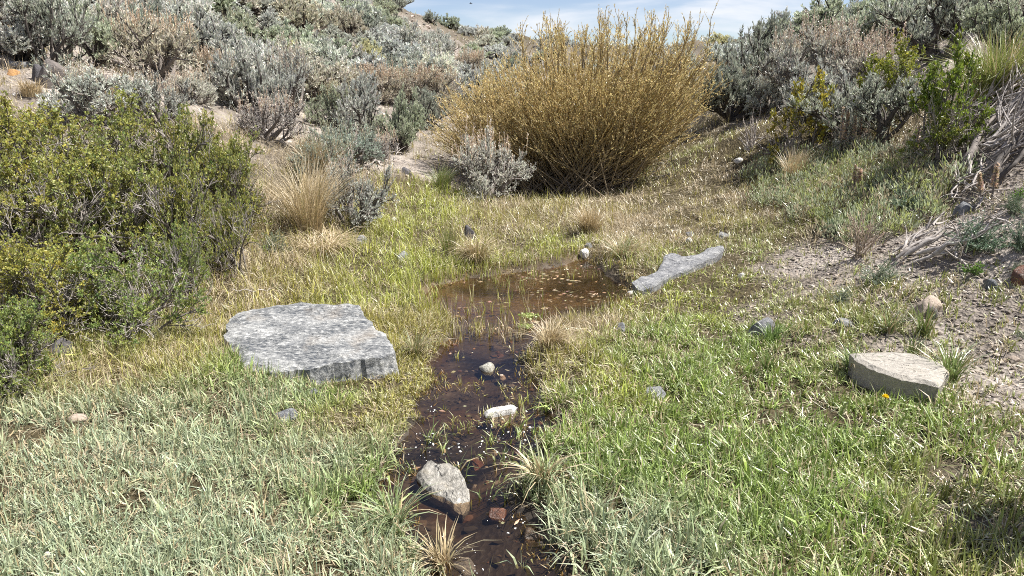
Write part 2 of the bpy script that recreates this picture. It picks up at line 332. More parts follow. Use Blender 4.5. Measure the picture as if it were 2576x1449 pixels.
# u, v, colour, density, blade length, blade width, dry share
PLOTS = [(100,1400,G1,1,.075,.0046,.22),(500,1400,G1,1,.078,.0046,.22),(850,1400,G1,1,.08,.005,.24),(100,1150,G1,1,.07,.0046,.3),(500,1150,G1,1,.08,.0048,.18),(850,1150,G1,1,.08,.0048,.2),(930,1250,G2,1,.09,.006,.15),
 (250,1020,G1,.9,.085,.0055,.4),(600,1010,G1,1,.085,.006,.2),(780,1000,G2,.95,.075,.005,.25),(950,970,G3,1,.04,.004,.2),(930,1030,G3,1,.045,.004,.25),(1000,1000,G3,.9,.035,.004,.3),(150,940,G3,.8,.12,.004,.55),(400,900,G3,.85,.10,.0045,.55),(520,840,G3,.85,.10,.004,.55),(300,870,G5,.9,.14,.005,.25),(560,930,G2,1,.11,.005,.2),
 (640,700,G3,.8,.16,.004,.65),(750,650,G3,.8,.18,.004,.6),(700,740,G3,.9,.12,.004,.62),(800,740,G3,1,.09,.004,.3),(1030,830,G3,1,.12,.003,.28),(960,760,G4,1,.10,.004,.18),(1050,700,G4,1,.12,.004,.15),(900,690,G4,1,.10,.004,.25),(1000,600,G4,1,.10,.004,.2),(1100,480,G4,.9,.16,.004,.12),(1060,530,G4,.95,.10,.004,.2),(960,520,G4,.7,.07,.004,.35),(940,860,G3,1,.09,.004,.25),
 (1250,560,G3,.95,.14,.004,.72),(1400,540,G3,.9,.15,.004,.72),(1400,612,G4,1,.05,.004,.10),(1300,630,G4,.9,.06,.004,.35),(1480,565,G3,.95,.18,.004,.8),(1600,560,G3,.95,.11,.004,.8),(1750,520,G3,.9,.08,.004,.78),(1900,500,G3,.85,.09,.004,.62),(1700,600,G3,.95,.08,.004,.62),(1560,640,G3,1,.16,.004,.75),(1200,620,G3,1,.15,.004,.45),(1150,660,G4,1,.12,.004,.2),
 (1950,590,G5,.95,.08,.004,.42),(1800,650,G2,1,.05,.004,.25),(1850,720,G4,1,.04,.0045,.12),(1750,790,G4,1,.04,.0045,.10),(1640,850,G2,1,.06,.005,.2),(1480,830,G3,1,.11,.004,.72),(1440,900,G3,1,.10,.0045,.62),(1540,800,G4,.9,.08,.004,.5),(1500,1000,G4,1,.07,.005,.25),(1420,1080,G2,1,.08,.005,.3),(1360,920,G3,.9,.1,.004,.7),
 (1650,950,G2,1,.08,.006,.12),(1700,1100,G2,1,.085,.006,.12),(1550,1150,G2,1,.09,.006,.15),(1600,1320,G1,1,.10,.006,.14),(1850,1250,G2,1,.09,.006,.12),(2000,1100,G2,1,.08,.006,.15),(2100,1300,G2,.8,.10,.006,.28),(2350,1270,G5,.42,.085,.006,.4),(2520,1130,G2,.40,.08,.006,.35),(2420,1420,G5,.5,.12,.006,.35),(2200,1420,G2,.7,.11,.006,.25),(2250,1060,G2,.75,.07,.0055,.2),(2080,960,G5,.55,.06,.005,.25),(1940,890,G2,.5,.08,.006,.15),(2020,780,G5,.42,.05,.005,.3),(2160,790,G5,.6,.08,.005,.3),(1950,960,G2,.6,.08,.006,.2),
 (2300,720,G5,.22,.06,.005,.4),(2450,820,G5,.03,.06,.005,.4),(2520,950,G5,.05,.06,.005,.4),(2380,930,G5,.18,.09,.005,.3),(1980,690,G5,.03,.05,.005,.3),(2080,640,G5,.05,.05,.005,.3),(1900,800,G5,.25,.04,.005,.3),(2180,640,G5,.06,.06,.005,.4),(2100,550,G3,.5,.12,.004,.6),(2150,480,G3,.6,.16,.004,.55),(2000,450,G3,.85,.12,.004,.62),(1850,400,G3,.9,.07,.004,.72),(1700,420,G5,.9,.10,.004,.3),(1620,470,G3,.8,.11,.004,.6),(1900,350,G3,.6,.06,.004,.7),
 (2300,470,G3,.35,.10,.004,.5),(2450,650,G5,.02,.05,.004,.5),(2420,420,G3,.06,.08,.004,.8),(2300,560,G5,.3,.07,.004,.5),(2500,300,G3,.1,.1,.004,.9),(2480,230,G3,.5,.16,.004,.7),
 (800,370,G3,.03,.10,.004,.95),(1010,430,G3,.05,.10,.004,.9),(900,250,G3,.06,.12,.004,.95),(600,200,G3,.05,.12,.004,.95),(200,200,G3,.10,.14,.004,.95),(1100,150,G3,.05,.12,.004,.95),(300,100,G3,.05,.12,.004,.9),(860,470,G3,.75,.18,.004,.8),(800,540,G3,.9,.22,.004,.75),(700,430,G3,.3,.18,.004,.8),(1850,140,G3,.4,.18,.004,.9),(2100,200,G3,.1,.1,.004,.9),(2400,150,G3,.1,.1,.004,.9),(1820,260,G3,.5,.35,.004,.95)]
_pp = np.array([spot(p[0], p[1])[:2] for p in PLOTS]); _pv = np.array([[*p[2], *p[3:]] for p in PLOTS])
def plots(x, y):
    x = x + (fbm(xy(x * 1.7, y * 1.7), 31, 3) - .5) * .55; y = y + (fbm(xy(x * 1.7 + 9, y * 1.7), 32, 3) - .5) * .55
    r = np.zeros((len(x), 7))
    for i in range(0, len(x), 30000):
        a, b = x[i:i + 30000], y[i:i + 30000]
        d2 = (a[:, None] - _pp[:, 0]) ** 2 + (b[:, None] - _pp[:, 1]) ** 2
        sc = (.03 + .0012 * (a * a + b * b))[:, None]
        w = 1 / (d2 + sc) ** 2; w /= w.sum(1, keepdims=True); r[i:i + 30000] = w @ _pv
    return r

# ------------------------------------------------------------------ ground sheet
X, Y, Z = GXX, GYY, GZ
gc = np.zeros((X.size, 3)); xf, yf = X.ravel(), Y.ravel()
pl = plots(xf, yf); w = wet(xf, yf)
TAN, TAN2, THATCH, MUD, POOL = np.array((.345, .305, .27)), np.array((.22, .19, .165)), np.array((.075, .06, .032)), np.array((.022, .018, .015)), np.array((.070, .050, .029))  # thatch tone darkened to paint in the shade between grass blades
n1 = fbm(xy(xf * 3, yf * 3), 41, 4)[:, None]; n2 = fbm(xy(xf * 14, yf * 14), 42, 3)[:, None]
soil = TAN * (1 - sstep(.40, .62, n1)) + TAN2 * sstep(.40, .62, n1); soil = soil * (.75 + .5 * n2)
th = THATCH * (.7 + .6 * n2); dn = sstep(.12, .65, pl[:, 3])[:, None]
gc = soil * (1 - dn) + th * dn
pool = sstep(3.5, 5.8, yf)[:, None]
n3 = fbm(xy(xf * 1.6, yf * 3.2), 44, 4)[:, None]; bedc = (MUD * (1 - pool) + POOL * pool) * (.3 + 1.5 * sstep(.3, .7, n3)) * (.7 + .6 * n2); ru = (sstep(.56, .68, fbm(xy(xf * 4.5, yf * 4.5), 45, 3)) * .45)[:, None]; bedc = bedc * (1 - ru) + np.array((.085, .048, .024)) * ru; si = (sstep(.55, .70, fbm(xy(xf * 6, yf * 7), 46, 3)) * .5)[:, None]; bedc = bedc * (1 - si) + np.array((.13, .105, .08)) * si
# red-brown silt patches in the creek bed
m = sstep(.14, .0, w)[:, None]; gc = gc * (1 - m) + bedc * m
# far slopes: dusty tan
nx, ny = len(gx), len(gy)
i = (np.arange(ny - 1)[:, None] * nx + np.arange(nx - 1)[None]).ravel()
F = np.concatenate([np.stack([i, i + 1, i + nx + 1], 1), np.stack([i, i + nx + 1, i + nx], 1)])
mt, t = new_mat('soil'); o_ = N(t, 'ShaderNodeOutputMaterial'); p_ = N(t, 'ShaderNodeBsdfPrincipled', i_Roughness=.92); p_.inputs['Specular IOR Level'].default_value = .2
at = N(t, 'ShaderNodeAttribute', attribute_name='Col'); tco = N(t, 'ShaderNodeTexCoord')
na = N(t, 'ShaderNodeTexNoise', i_Scale=22.0, i_Detail=8.0, i_Roughness=.7); t.links.new(tco.outputs['Object'], na.inputs['Vector'])
vo = N(t, 'ShaderNodeTexVoronoi', i_Scale=38.0); t.links.new(tco.outputs['Object'], vo.inputs['Vector'])
mr = N(t, 'ShaderNodeMapRange'); mr.inputs[1].default_value = .3; mr.inputs[2].default_value = .7; mr.inputs[3].default_value = .6; mr.inputs[4].default_value = 1.3; t.links.new(na.outputs[0], mr.inputs[0])
mu = N(t, 'ShaderNodeMix', data_type='RGBA', blend_type='MULTIPLY'); mu.inputs[0].default_value = 1; t.links.new(at.outputs['Color'], mu.inputs[6]); t.links.new(mr.outputs[0], mu.inputs[7]); t.links.new(mu.outputs[2], p_.inputs['Base Color'])
ad = N(t, 'ShaderNodeMath', operation='ADD'); t.links.new(na.outputs[0], ad.inputs[0]); t.links.new(vo.outputs['Distance'], ad.inputs[1])
bu = N(t, 'ShaderNodeBump', i_Strength=.9, i_Distance=.02); t.links.new(ad.outputs[0], bu.inputs['Height']); t.links.new(bu.outputs[0], p_.inputs['Normal']); t.links.new(p_.outputs[0], o_.inputs[0])
M_soil = mt
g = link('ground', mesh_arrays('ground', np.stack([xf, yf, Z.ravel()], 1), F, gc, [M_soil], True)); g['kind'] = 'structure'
wa = g.data.attributes.new('Wet', 'FLOAT', 'POINT'); wa.data.foreach_set('value', sstep(.10, .0, w).astype(np.float32))
aw = N(t, 'ShaderNodeAttribute', attribute_name='Wet'); rr_ = N(t, 'ShaderNodeMapRange'); rr_.inputs[3].default_value = .92; rr_.inputs[4].default_value = .55; t.links.new(aw.outputs['Fac'], rr_.inputs[0]); t.links.new(rr_.outputs[0], p_.inputs['Roughness'])
rs_ = N(t, 'ShaderNodeMapRange'); rs_.inputs[3].default_value = .2; rs_.inputs[4].default_value = .25; bs_ = N(t, 'ShaderNodeMapRange'); bs_.inputs[3].default_value = .9; bs_.inputs[4].default_value = .4; t.links.new(aw.outputs['Fac'], bs_.inputs[0]); t.links.new(bs_.outputs[0], bu.inputs['Strength']); t.links.new(aw.outputs['Fac'], rs_.inputs[0]); t.links.new(rs_.outputs[0], p_.inputs['Specular IOR Level'])

# ------------------------------------------------------------------ creek water
wx = np.arange(-1.3, 2.3, .03); wy = np.arange(1.0, 7.6, .03); XW, YW = np.meshgrid(wx, wy); ww = wet(XW, YW)
nx, ny = len(wx), len(wy); i = (np.arange(ny - 1)[:, None] * nx + np.arange(nx - 1)[None]).ravel()
q = np.stack([i, i + 1, i + nx + 1, i + nx], 1); keep = (ww.ravel()[q] < .09).any(1); q = q[keep]
used = np.unique(q); remap = -np.ones(nx * ny, int); remap[used] = np.arange(len(used)); q = remap[q]
mt, t = new_mat('creek_water'); o_ = N(t, 'ShaderNodeOutputMaterial'); tr = N(t, 'ShaderNodeBsdfTransparent', i_Color=(.80, .70, .58, 1)); gl = N(t, 'ShaderNodeBsdfGlossy', i_Roughness=.04)
fr = N(t, 'ShaderNodeFresnel', i_IOR=1.55); tco = N(t, 'ShaderNodeTexCoord'); mpp = N(t, 'ShaderNodeMapping'); mpp.inputs['Scale'].default_value = (1, 2.2, 1); t.links.new(tco.outputs['Object'], mpp.inputs[0])
na = N(t, 'ShaderNodeTexNoise', i_Scale=9.0, i_Detail=4.0, i_Roughness=.6, i_Distortion=.6); t.links.new(mpp.outputs[0], na.inputs['Vector'])
bu = N(t, 'ShaderNodeBump', i_Strength=.16, i_Distance=.012); t.links.new(na.outputs[0], bu.inputs['Height']); t.links.new(bu.outputs[0], gl.inputs['Normal']); t.links.new(bu.outputs[0], fr.inputs['Normal'])
ms = N(t, 'ShaderNodeMixShader'); t.links.new(fr.outputs[0], ms.inputs[0]); t.links.new(tr.outputs[0], ms.inputs[1]); t.links.new(gl.outputs[0], ms.inputs[2]); t.links.new(ms.outputs[0], o_.inputs[0])
V = np.stack([XW.ravel()[used], YW.ravel()[used], water_z(YW.ravel()[used])], 1)
g = link('water', mesh_arrays('water', V, np.concatenate([q[:, [0, 1, 2]], q[:, [0, 2, 3]]]), None, [mt], True)); g['kind'] = 'structure'

# ------------------------------------------------------------------ rocks
FOOT = []           # footprints kept free of grass: (x, y, r) discs and outlines
FOOTP = []
def ico(sub):
    b = bmesh.new(); bmesh.ops.create_icosphere(b, subdivisions=sub, radius=1); b.verts.ensure_lookup_table()
    V = np.array([v.co[:] for v in b.verts]); F = np.array([[v.index for v in f.verts] for f in b.faces]); b.free(); return V, F
ICO = {s: ico(s) for s in (1, 2, 3, 4)}
def stone(name, label, u, v, wpx, hpx, mat, depth=.8, sub=3, yaw=0, sink=.25, seed=0, planes=11, rough=.06, group=None, tilt=(0, 0)):
    r = np.random.default_rng(seed + 100); x, y, tt = spot(u, v)
    wd = wpx / 1288 * TX * tt; hh = hpx / 724.5 * TY * tt * 1.02
    V, F = ICO[sub]; V = V.copy()
    for _ in range(planes):
        n = nrm(r.normal(0, 1, 3)); d = r.uniform(.55, .9); V -= np.maximum(V @ n - d, 0)[:, None] * n * .95
    V += (V / np.linalg.norm(V, axis=1, keepdims=True)) * ((fbm(V * 2.2 + seed, seed, 4) - .5) * rough * 3)[:, None]
    V /= np.abs(V).max(0); V[:, 2] = np.where(V[:, 2] > 0, V[:, 2], V[:, 2] * .6)
    V *= np.array([wd / 2, wd / 2 * depth, hh])
    V[:, 2] += tilt[0] * V[:, 0] + tilt[1] * V[:, 1]
    c, s = math.cos(yaw), math.sin(yaw); V[:, :2] = V[:, :2] @ np.array([[c, s], [-s, c]])
    y2 = y + wd / 2 * depth * .6; z = float(ground(np.array([x]), np.array([y2]))[0])
    if sink < .5 and float(wet(np.array([x]), np.array([y2]))[0]) < .02: z = max(z, float(water_z(y2)) - .02)
    o = link(name, mesh_arrays(name, V, F, None, [mat], True)); o.location = (x * y2 / y, y2, z - hh * sink * .3)
    FOOT.append((o.location.x, y2, wd * .42)); tag(o, label, 'rock', group); return o
def slab(name, label, outline, ref, h0, slope, thick, mat, amp=.02, step=.012, seed=0, overhang=.0, rings=26, nseg=170, jag=.012, edge=.9, cat='rock', core=None):
    """broken slab: outline seen in the photograph laid on a tilted plane, real thickness below"""
    xr, yr, _ = spot(*ref); zr = float(ground(np.array([xr]), np.array([yr]))[0]) + h0
    P = []
    for u, v in outline:
        a, b, c = map(float, view_dir(u, v)); tt = (zr - slope[0] * xr - slope[1] * yr - CAM_H) / (c - slope[0] * a - slope[1] * b); P.append((a * tt, b * tt))
    P = np.array(P); Q = np.concatenate([P, P[:1]]); L = np.concatenate([[0], np.cumsum(np.linalg.norm(np.diff(Q, axis=0), axis=1))])
    s = np.linspace(0, L[-1], nseg, endpoint=False); O = np.stack([np.interp(s, L, Q[:, 0]), np.interp(s, L, Q[:, 1])], 1)
    cen = P.mean(0) if core is None else np.array(core); O += (np.stack([fbm(xy(s * 9, s * 0 + 1), seed, 4), fbm(xy(s * 9, s * 0 + 7), seed + 5, 4)], 1) - .5) * jag * 4
    FOOTP.append([tuple(p) for p in O[::4]])
    V = []; R = list(np.linspace(0.03, .96, rings)) + [1.0]
    for rr in R:
        xyp = cen + (O - cen) * rr; z = zr + slope[0] * (xyp[:, 0] - xr) + slope[1] * (xyp[:, 1] - yr)
        n = fbm(xy(xyp[:, 0] * 3.2, xyp[:, 1] * 6.5), seed + 9, 4); st = np.floor((n + xyp[:, 0] * .25) * 9) / 9 - xyp[:, 0] * .25
        z = z + (n - .5) * amp * 2 + (st - n) * step * 9 + (fbm(xyp * 24, seed + 3, 3) - .5) * amp * .5 - (.018 * (rr - .86) / .14 if rr > .86 else 0) * edge
        V.append(np.stack([xyp[:, 0], xyp[:, 1], z], 1))
    for kk in range(1, 8):
        f = kk / 7; j = (fbm(np.stack([s * 8, np.full(nseg, f * 3.)], 1), seed + 21, 3) - .5)
        xyp = cen + (O - cen) * (1.0 - overhang * f + j[:, None] * .035 + (.012 if kk in (3, 4) else 0)); V.append(np.stack([xyp[:, 0], xyp[:, 1], V[len(R) - 1][:, 2] - .012 - thick * f], 1))
    nr = len(V); V = np.concatenate(V); a = np.arange(nr - 1)[:, None] * nseg; j = np.arange(nseg)[None]; j2 = (j + 1) % nseg
    q = np.stack([a + j, a + j2, a + nseg + j2, a + nseg + j], -1).reshape(-1, 4)[:, ::-1]
    F = np.concatenate([q[:, [0, 1, 2]], q[:, [0, 2, 3]]])
    V = np.concatenate([V, [[*cen, V[:nseg, 2].mean()]]]); jj = np.arange(nseg); F = np.concatenate([F, np.stack([np.full(nseg, len(V) - 1), jj, (jj + 1) % nseg], 1)])
    loc = np.array([*cen, zr]); o = link(name, mesh_arrays(name, V - loc, F, None, [mat], False)); o.location = loc
    return tag(o, label, cat)

slab('schist_slab', 'big flat grey and white slab of schist in the grass beside the green bush', [(562,812),(576,795),(602,781),(658,767),(705,757),(760,755),(820,757),(880,757),(903,772),(912,790),(935,797),(958,818),(975,838),(982,858),(988,882),(965,895),(900,903),(820,912),(745,922),(690,930),(640,928),(604,918),(590,888),(574,850)],
     (690, 928), .075, (.0, .17), .28, R_schist, amp=.022, step=.004, seed=3, overhang=-.07, rings=44, nseg=260, jag=.02)
slab('pool_slab', 'long narrow pale grey rock with pitted dark flank reaching into the pool', [(1590,712),(1612,700),(1640,688),(1660,665),(1675,640),(1692,630),(1720,640),(1750,632),(1790,618),(1818,613),(1822,622),(1800,640),(1770,655),(1735,668),(1700,685),(1670,700),(1640,718),(1612,722)],
     (1640, 716), .07, (.0, .12), .22, R_grey, amp=.035, step=.004, seed=8, overhang=.12, nseg=150, jag=.008, rings=16)
slab('sandstone_block', 'cream sandstone block with smooth bright top and shaded front, in grass by bare dirt', [(2140,886),(2180,882),(2230,884),(2290,890),(2340,898),(2375,915),(2393,932),(2385,950),(2368,966),(2330,958),(2270,946),(2215,930),(2175,912),(2150,900)],
     (2330, 1012), .115, (-.02, .0), .20, R_sand, amp=.014, step=.003, seed=14, overhang=.08, nseg=200, jag=.012, rings=30)
slab('creek_rock', 'jagged pale rock with yellow stains standing in the dark creek', [(1045,1186),(1060,1165),(1082,1143),(1098,1153),(1112,1158),(1130,1150),(1152,1160),(1172,1182),(1180,1215),(1183,1248),(1168,1278),(1145,1268),(1118,1248),(1090,1235),(1062,1212)],
     (1150, 1283), .085, (.08, .26), .24, R_cwhite, amp=.045, step=.004, seed=22, overhang=.16, nseg=120, jag=.006, rings=20)
slab('quartz_sliver', 'thin bright white stone sliver lying across the creek below the small lichen rock', [(1218,1030),(1235,1023),(1262,1020),(1290,1013),(1299,1017),(1292,1026),(1262,1032),(1238,1037),(1222,1038)],
     (1255, 1042), .10, (0, .1), .09, R_white, amp=.006, step=.003, seed=25, overhang=.25, nseg=70, jag=.003, rings=8)
ST = [  # label, u, v(base), w, h, material, depth, seed, extra
 ('whitish lumpy stone with lichen rising from the shallow creek water', 1223, 955, 58, 34, R_lichen, .9, 1, {}),
 ('tiny pale pebble beside the lichen stone in the creek', 1262, 969, 22, 12, R_tan, .9, 2, {}),
 ('grey cracked stone set in grass tufts beside the bare dirt', 1917, 850, 72, 50, R_grey, .8, 3, {}),
 ('flat grey stone half sunk in the bright right bank grass', 1648, 1003, 70, 28, R_grey, .9, 4, {}),
 ('small tilted blue-grey stone poking out of dry grass right of the creek', 1563, 840, 42, 30, R_blue, .7, 5, {}),
 ('dark slate-grey stone with a reddish back edge in the left grass', 727, 1060, 72, 30, R_blue, .7, 6, {}),
 ('small blue-grey stone behind the dark slate stone below the big slab', 792, 1000, 52, 18, R_blue, .7, 7, {}),
 ('round pale stone in grass uphill of the big slab', 1012, 656, 44, 26, R_grey, .8, 8, {}),
 ('pointed dark stone standing upright above the dry tussock', 1178, 606, 44, 40, R_dark, .5, 9, {}),
 ('white stone at the head of the pool', 1470, 648, 32, 18, R_white, .8, 10, {}),
 ('small grey stone stacked behind the white stone at the pool head', 1480, 624, 22, 14, R_grey, .8, 11, {}),
 ('pale stone in grass, nearer of the pair above the pool slab', 1733, 612, 24, 16, R_white, .8, 12, {}),
 ('flat pale stone in grass, farther of the pair above the pool slab', 1735, 594, 28, 12, R_grey, .8, 13, {}),
 ('low pale stone in grass above the tip of the pool slab', 1814, 598, 46, 20, R_grey, .8, 14, {}),
 ('small white chip of stone lying on the bright green turf', 1866, 698, 20, 11, R_white, .8, 15, {}),
 ('brown-grey boulder lodged on the left slope under the dark sagebrush', 145, 222, 95, 74, R_brown, .9, 16, {'sub': 4}),
 ('dark broken rock leaning against the brown-grey boulder', 98, 205, 40, 42, R_dark, .8, 17, {}),
 ('rounded grey-brown rock half buried among dry grass on the left slope', 270, 218, 62, 30, R_brown, .9, 18, {}),
 ('orange stained stone at the edge of the left slope', 34, 190, 34, 18, R_orange, .9, 19, {}),
 ('flat grey stone above the orange stone on the left slope', 45, 172, 70, 22, R_grey, .9, 20, {}),
 ('rounded near-black rock alone on the bare dirt near the willow', 1022, 440, 30, 24, R_dark, .8, 21, {}),
 ('white rock showing through the top of the big green bush', 138, 280, 26, 38, R_white, .8, 22, {}),
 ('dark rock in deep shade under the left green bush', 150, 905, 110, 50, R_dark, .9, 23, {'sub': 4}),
 ('rounded tan boulder on the bare dirt behind the grass tuft', 2325, 792, 96, 44, R_tan, .8, 24, {'sub': 4}),
 ('broken brown stone leaning on the tan boulder', 2340, 802, 40, 30, R_brown, .8, 25, {}),
 ('flat grey-brown stone lying level in the sparse grass', 2122, 824, 64, 22, R_grey, .8, 26, {}),
 ('blue-grey stone on dark soil at the right', 2492, 730, 40, 26, R_blue, .8, 27, {}),
 ('dark red-brown rock at the far right edge', 2566, 715, 50, 44, R_red, .9, 28, {}),
 ('lilac-grey flat rock below the dead brush pile', 2430, 536, 64, 34, R_blue, .8, 29, {}),
 ('pinkish tan stone lying among dead branches', 2524, 302, 32, 20, R_tan, .8, 30, {}),
 ('grey rounded stone in dry grass below the mullein stalks', 2198, 440, 36, 26, R_grey, .8, 31, {}),
 ('pale grey stone under the twiggy shrub on the right bank', 1880, 376, 22, 18, R_white, .8, 32, {}),
 ('small pale stone embedded in the right bank slope', 1860, 408, 30, 12, R_white, .8, 33, {}),
 ('reddish flat stone under water in the lower creek', 1253, 1310, 70, 34, R_red, .9, 34, {'sink': .8}),
 ('reddish stone under water beside the creek rock', 1195, 1180, 46, 28, R_red, .9, 35, {'sink': .6}),
 ('brown stone under water near the right bank of the creek', 1340, 1362, 66, 30, R_wet, .9, 36, {'sink': .7}),
 ('pale stone awash at the lower end of the creek', 1165, 1440, 66, 30, R_grey, .9, 37, {'sink': .6}),
 ('white stone chip beside the slab in the creekside grass', 1036, 895, 26, 18, R_white, .8, 38, {}),
 ('pale tan stone hidden in the left bank grass', 190, 1062, 60, 20, R_tan, .8, 39, {}),
 ('tan flat stone on the bare dirt at the far right', 2552, 912, 34, 16, R_tan, .8, 40, {}),
 ('pale chip of stone between the sagebrush and the pool grass', 905, 612, 40, 20, R_grey, .8, 41, {}),
 ('small white stone on the soil below the silver sagebrush', 990, 556, 22, 10, R_white, .8, 42, {}),
 ('white stone on green grass upstream of the pool', 1068, 505, 12, 8, R_white, .8, 43, {}),
 ('white specked stone in the left foreground grass', 122, 1405, 26, 16, R_white, .8, 44, {}),
 ('whitish stone at the left edge below the dark bush shade', 12, 1000, 40, 30, R_white, .8, 45, {}),
 ('stone with white rim at the pool edge below the long slab', 1590, 742, 34, 12, R_white, .8, 46, {}),
]
for lb, u, v, wp, hp, mt, dp, sd, ex in ST:
    stone('rock' if wp < 80 else 'boulder', lb, u, v, wp, hp, mt, dp, seed=sd, yaw=(sd * 1.7) % 6.28 if wp < 60 else (sd * .7) % .6 - .3, **ex)

# ------------------------------------------------------------------ shrubs
UP = np.array([0, 0, 1.])
def envelope(n, r, rmin=.6, low=.12):
    """points in the upper half of a unit ball, mostly near its skin"""
    az = r.uniform(0, 2 * math.pi, n); s = r.uniform(low, 1, n) ** .8; c = np.sqrt(1 - s * s); q = r.uniform(rmin, 1, n)
    return np.stack([np.cos(az) * c * q, np.sin(az) * c * q, s * q], 1)
def sage(seed, n0=15, n1=9, n2=8, nl=17, leaf=(.050, .014), seeds=0.0, col=(.56, .57, .51), wide=1.0, lo=.15, gap=.0):
    """sagebrush of unit size (radius 1 across, height 1): crooked stems, twiggy clumps, upright leafy shoots"""
    r = np.random.default_rng(seed); sc = 1.0
    tip = envelope(n0, r, .5, lo) * np.array([.8, .8, .72]); b = r.normal(0, .07, (n0, 3)) * np.array([1, 1, 0])
    mid = b + (tip - b) * np.array([.55, .55, .38]) + r.normal(0, .07, (n0, 3)); S0 = bez(b, mid, tip, 6)
    S1 = sprout(S0, n1, .45, 1, .60, .18, .34, 4, r, .3); S2 = sprout(S1, n2, .3, 1, .6, .5, .15, 3, r)
    wood = Geo()
    V, F = tubes(S0, np.linspace(.045, .016, 6)[None] * r.uniform(.7, 1.2, (n0, 1)), 5); wood.add(V, F, (1, 1, 1))
    V, F = tubes(S1, np.linspace(.014, .006, 4)[None] * np.ones((len(S1), 1)), 3); wood.add(V, F, (1, 1, 1))
    V, F = tubes(S2, np.linspace(.0055, .002, 3)[None] * np.ones((len(S2), 1)), 3); wood.add(V, F, (1, 1, 1))
    m = len(S2); idx = np.repeat(np.arange(m), nl); p, d = along(S2, idx, r.uniform(.1, 1, m * nl)); d = nrm(d + r.normal(0, .42, p.shape) + UP * .35)
    V, F = leaves(p, d, leaf[0] * r.uniform(.6, 1.4, m * nl), leaf[1] * r.uniform(.7, 1.3, m * nl), r)
    tw = np.repeat(np.clip(r.normal(1, .13, m), .6, 1.4), nl)
    fol = Geo().add(V, F, vary(col, m * nl, r, .10) * np.repeat(tw, 4)[:, None])
    sd = None
    if seeds > 0:
        e = S2[:, -1]; ok = (r.random(m) < seeds) & (e[:, 2] > .45); e = e[ok]; n = len(e)
        t = e + nrm(UP + r.normal(0, .16, (n, 3))) * r.uniform(.10, .24, (n, 1)); T = bez(e, (e + t) / 2, t, 3)
        sd = Geo(); V, F = tubes(T, np.full((n, 3), .003), 3); sd.add(V, F, (.42, .32, .23))
        k = 11; idx = np.repeat(np.arange(n), k); p, d = along(T, idx, r.uniform(.25, 1, n * k)); d = nrm(d + r.normal(0, .5, p.shape))
        V, F = leaves(p, d, .028 * r.uniform(.6, 1.3, n * k), .012, r); sd.add(V, F, vary((.62, .555, .47), n * k, r, .14))
    return fit((wood, fol, sd))
def fit(parts, pr=94, pz=97):
    V = np.concatenate(parts[1].V); a = 1 / np.percentile(np.hypot(V[:, 0], V[:, 1]), pr); b = 1 / np.percentile(V[:, 2], pz)
    for g in parts:
        if g is not None: g.V = [v * np.array([a, a, b]) for v in g.V]
    return parts
SAGE = {}
for key, kw in dict(A=dict(seed=1), B=dict(seed=2, n0=10, n1=9, lo=.3), C=dict(seed=3, n0=15, seeds=.22, nl=11), D=dict(seed=4, n0=9, n1=8, n2=7, lo=.1, nl=12), E=dict(seed=5, seeds=.5, nl=9, col=(.50, .49, .43)),
                    F=dict(seed=6, n0=18, n1=8, n2=7, nl=5, leaf=(.036, .009), seeds=.3, col=(.52, .505, .48)), G=dict(seed=7, n0=13, n1=9, n2=9, nl=12, leaf=(.032, .010), seeds=.2, col=(.54, .55, .50))).items():
    w_, f_, s_ = sage(**kw)
    SAGE[key] = (w_.mesh('branches', [M_dark if key in 'ABD' else M_wood], True), f_.mesh('foliage', [M_sage]), s_.mesh('seed_stalks', [M_straw]) if s_ else None)
FAR = []
for sd in range(7):
    w_, f_, s_ = sage(40 + sd, n0=14, n1=6, n2=6, nl=11, leaf=(.075, .026), seeds=.12 if sd in (2, 5) else 0, lo=(.15, .3, .2, .12, .35, .2, .25)[sd], col=((.57, .58, .52), (.54, .555, .48), (.58, .575, .52), (.58, .59, .55), (.53, .545, .47), (.57, .565, .51), (.56, .575, .53))[sd])
    V, F, K = f_.get(); V2, F2, K2 = w_.get(); K2 = K2 * 0 + np.array((.09, .075, .065)); parts = [(V, F, K), (V2, F2, K2)] + ([s_.get()] if s_ else [])
    G = Geo(); [G.add(*p) for p in parts]; FAR.append(G.mesh('sagebrush', [M_sage]))
TINT = dict(silver=(1.12, 1.14, 1.13), grey=(1, 1, 1), green=(.90, .96, .78), tan=(1.08, 1.0, .89), dark=(.74, .77, .70), pale=(1.25, 1.22, 1.18), yellow=(1.15, 1.1, .72), blue=(.88, 1.02, .93))
def place(o, u, v, wpx, hpx, yaw, back=.25):
    x, y, t = spot(u, v); rx = wpx / 1288 * TX * t / 2; h = hpx / 724.5 * TY * t
    d = np.array([x, y]) / math.hypot(x, y); x += d[0] * rx * back; y += d[1] * rx * back
    o.location = (x, y, float(ground(np.array([x]), np.array([y]))[0]) - .02); o.scale = (rx, rx, h); o.rotation_euler = (0, 0, yaw); return o
SPOTS = []
def shrub(key, label, u, v, w, h, tint='grey', name='sagebrush', group='sagebrush bushes on the slopes', cat='shrub', lib=None):
    me = (lib or SAGE)[key]; root = empty(name, (0, 0, 0)); place(root, u, v, w * 1.32, h * 1.0, rng.uniform(0, 6.28)); tag(root, label, cat, group)
    SPOTS.append((root.location.x, root.location.y, root.scale.x, label))
    for nm, m in zip(('branches', 'foliage', 'seed_stalks'), me):
        if m is not None: c = link(nm, m, root); c.color = (*TINT[tint], 1)
    return root
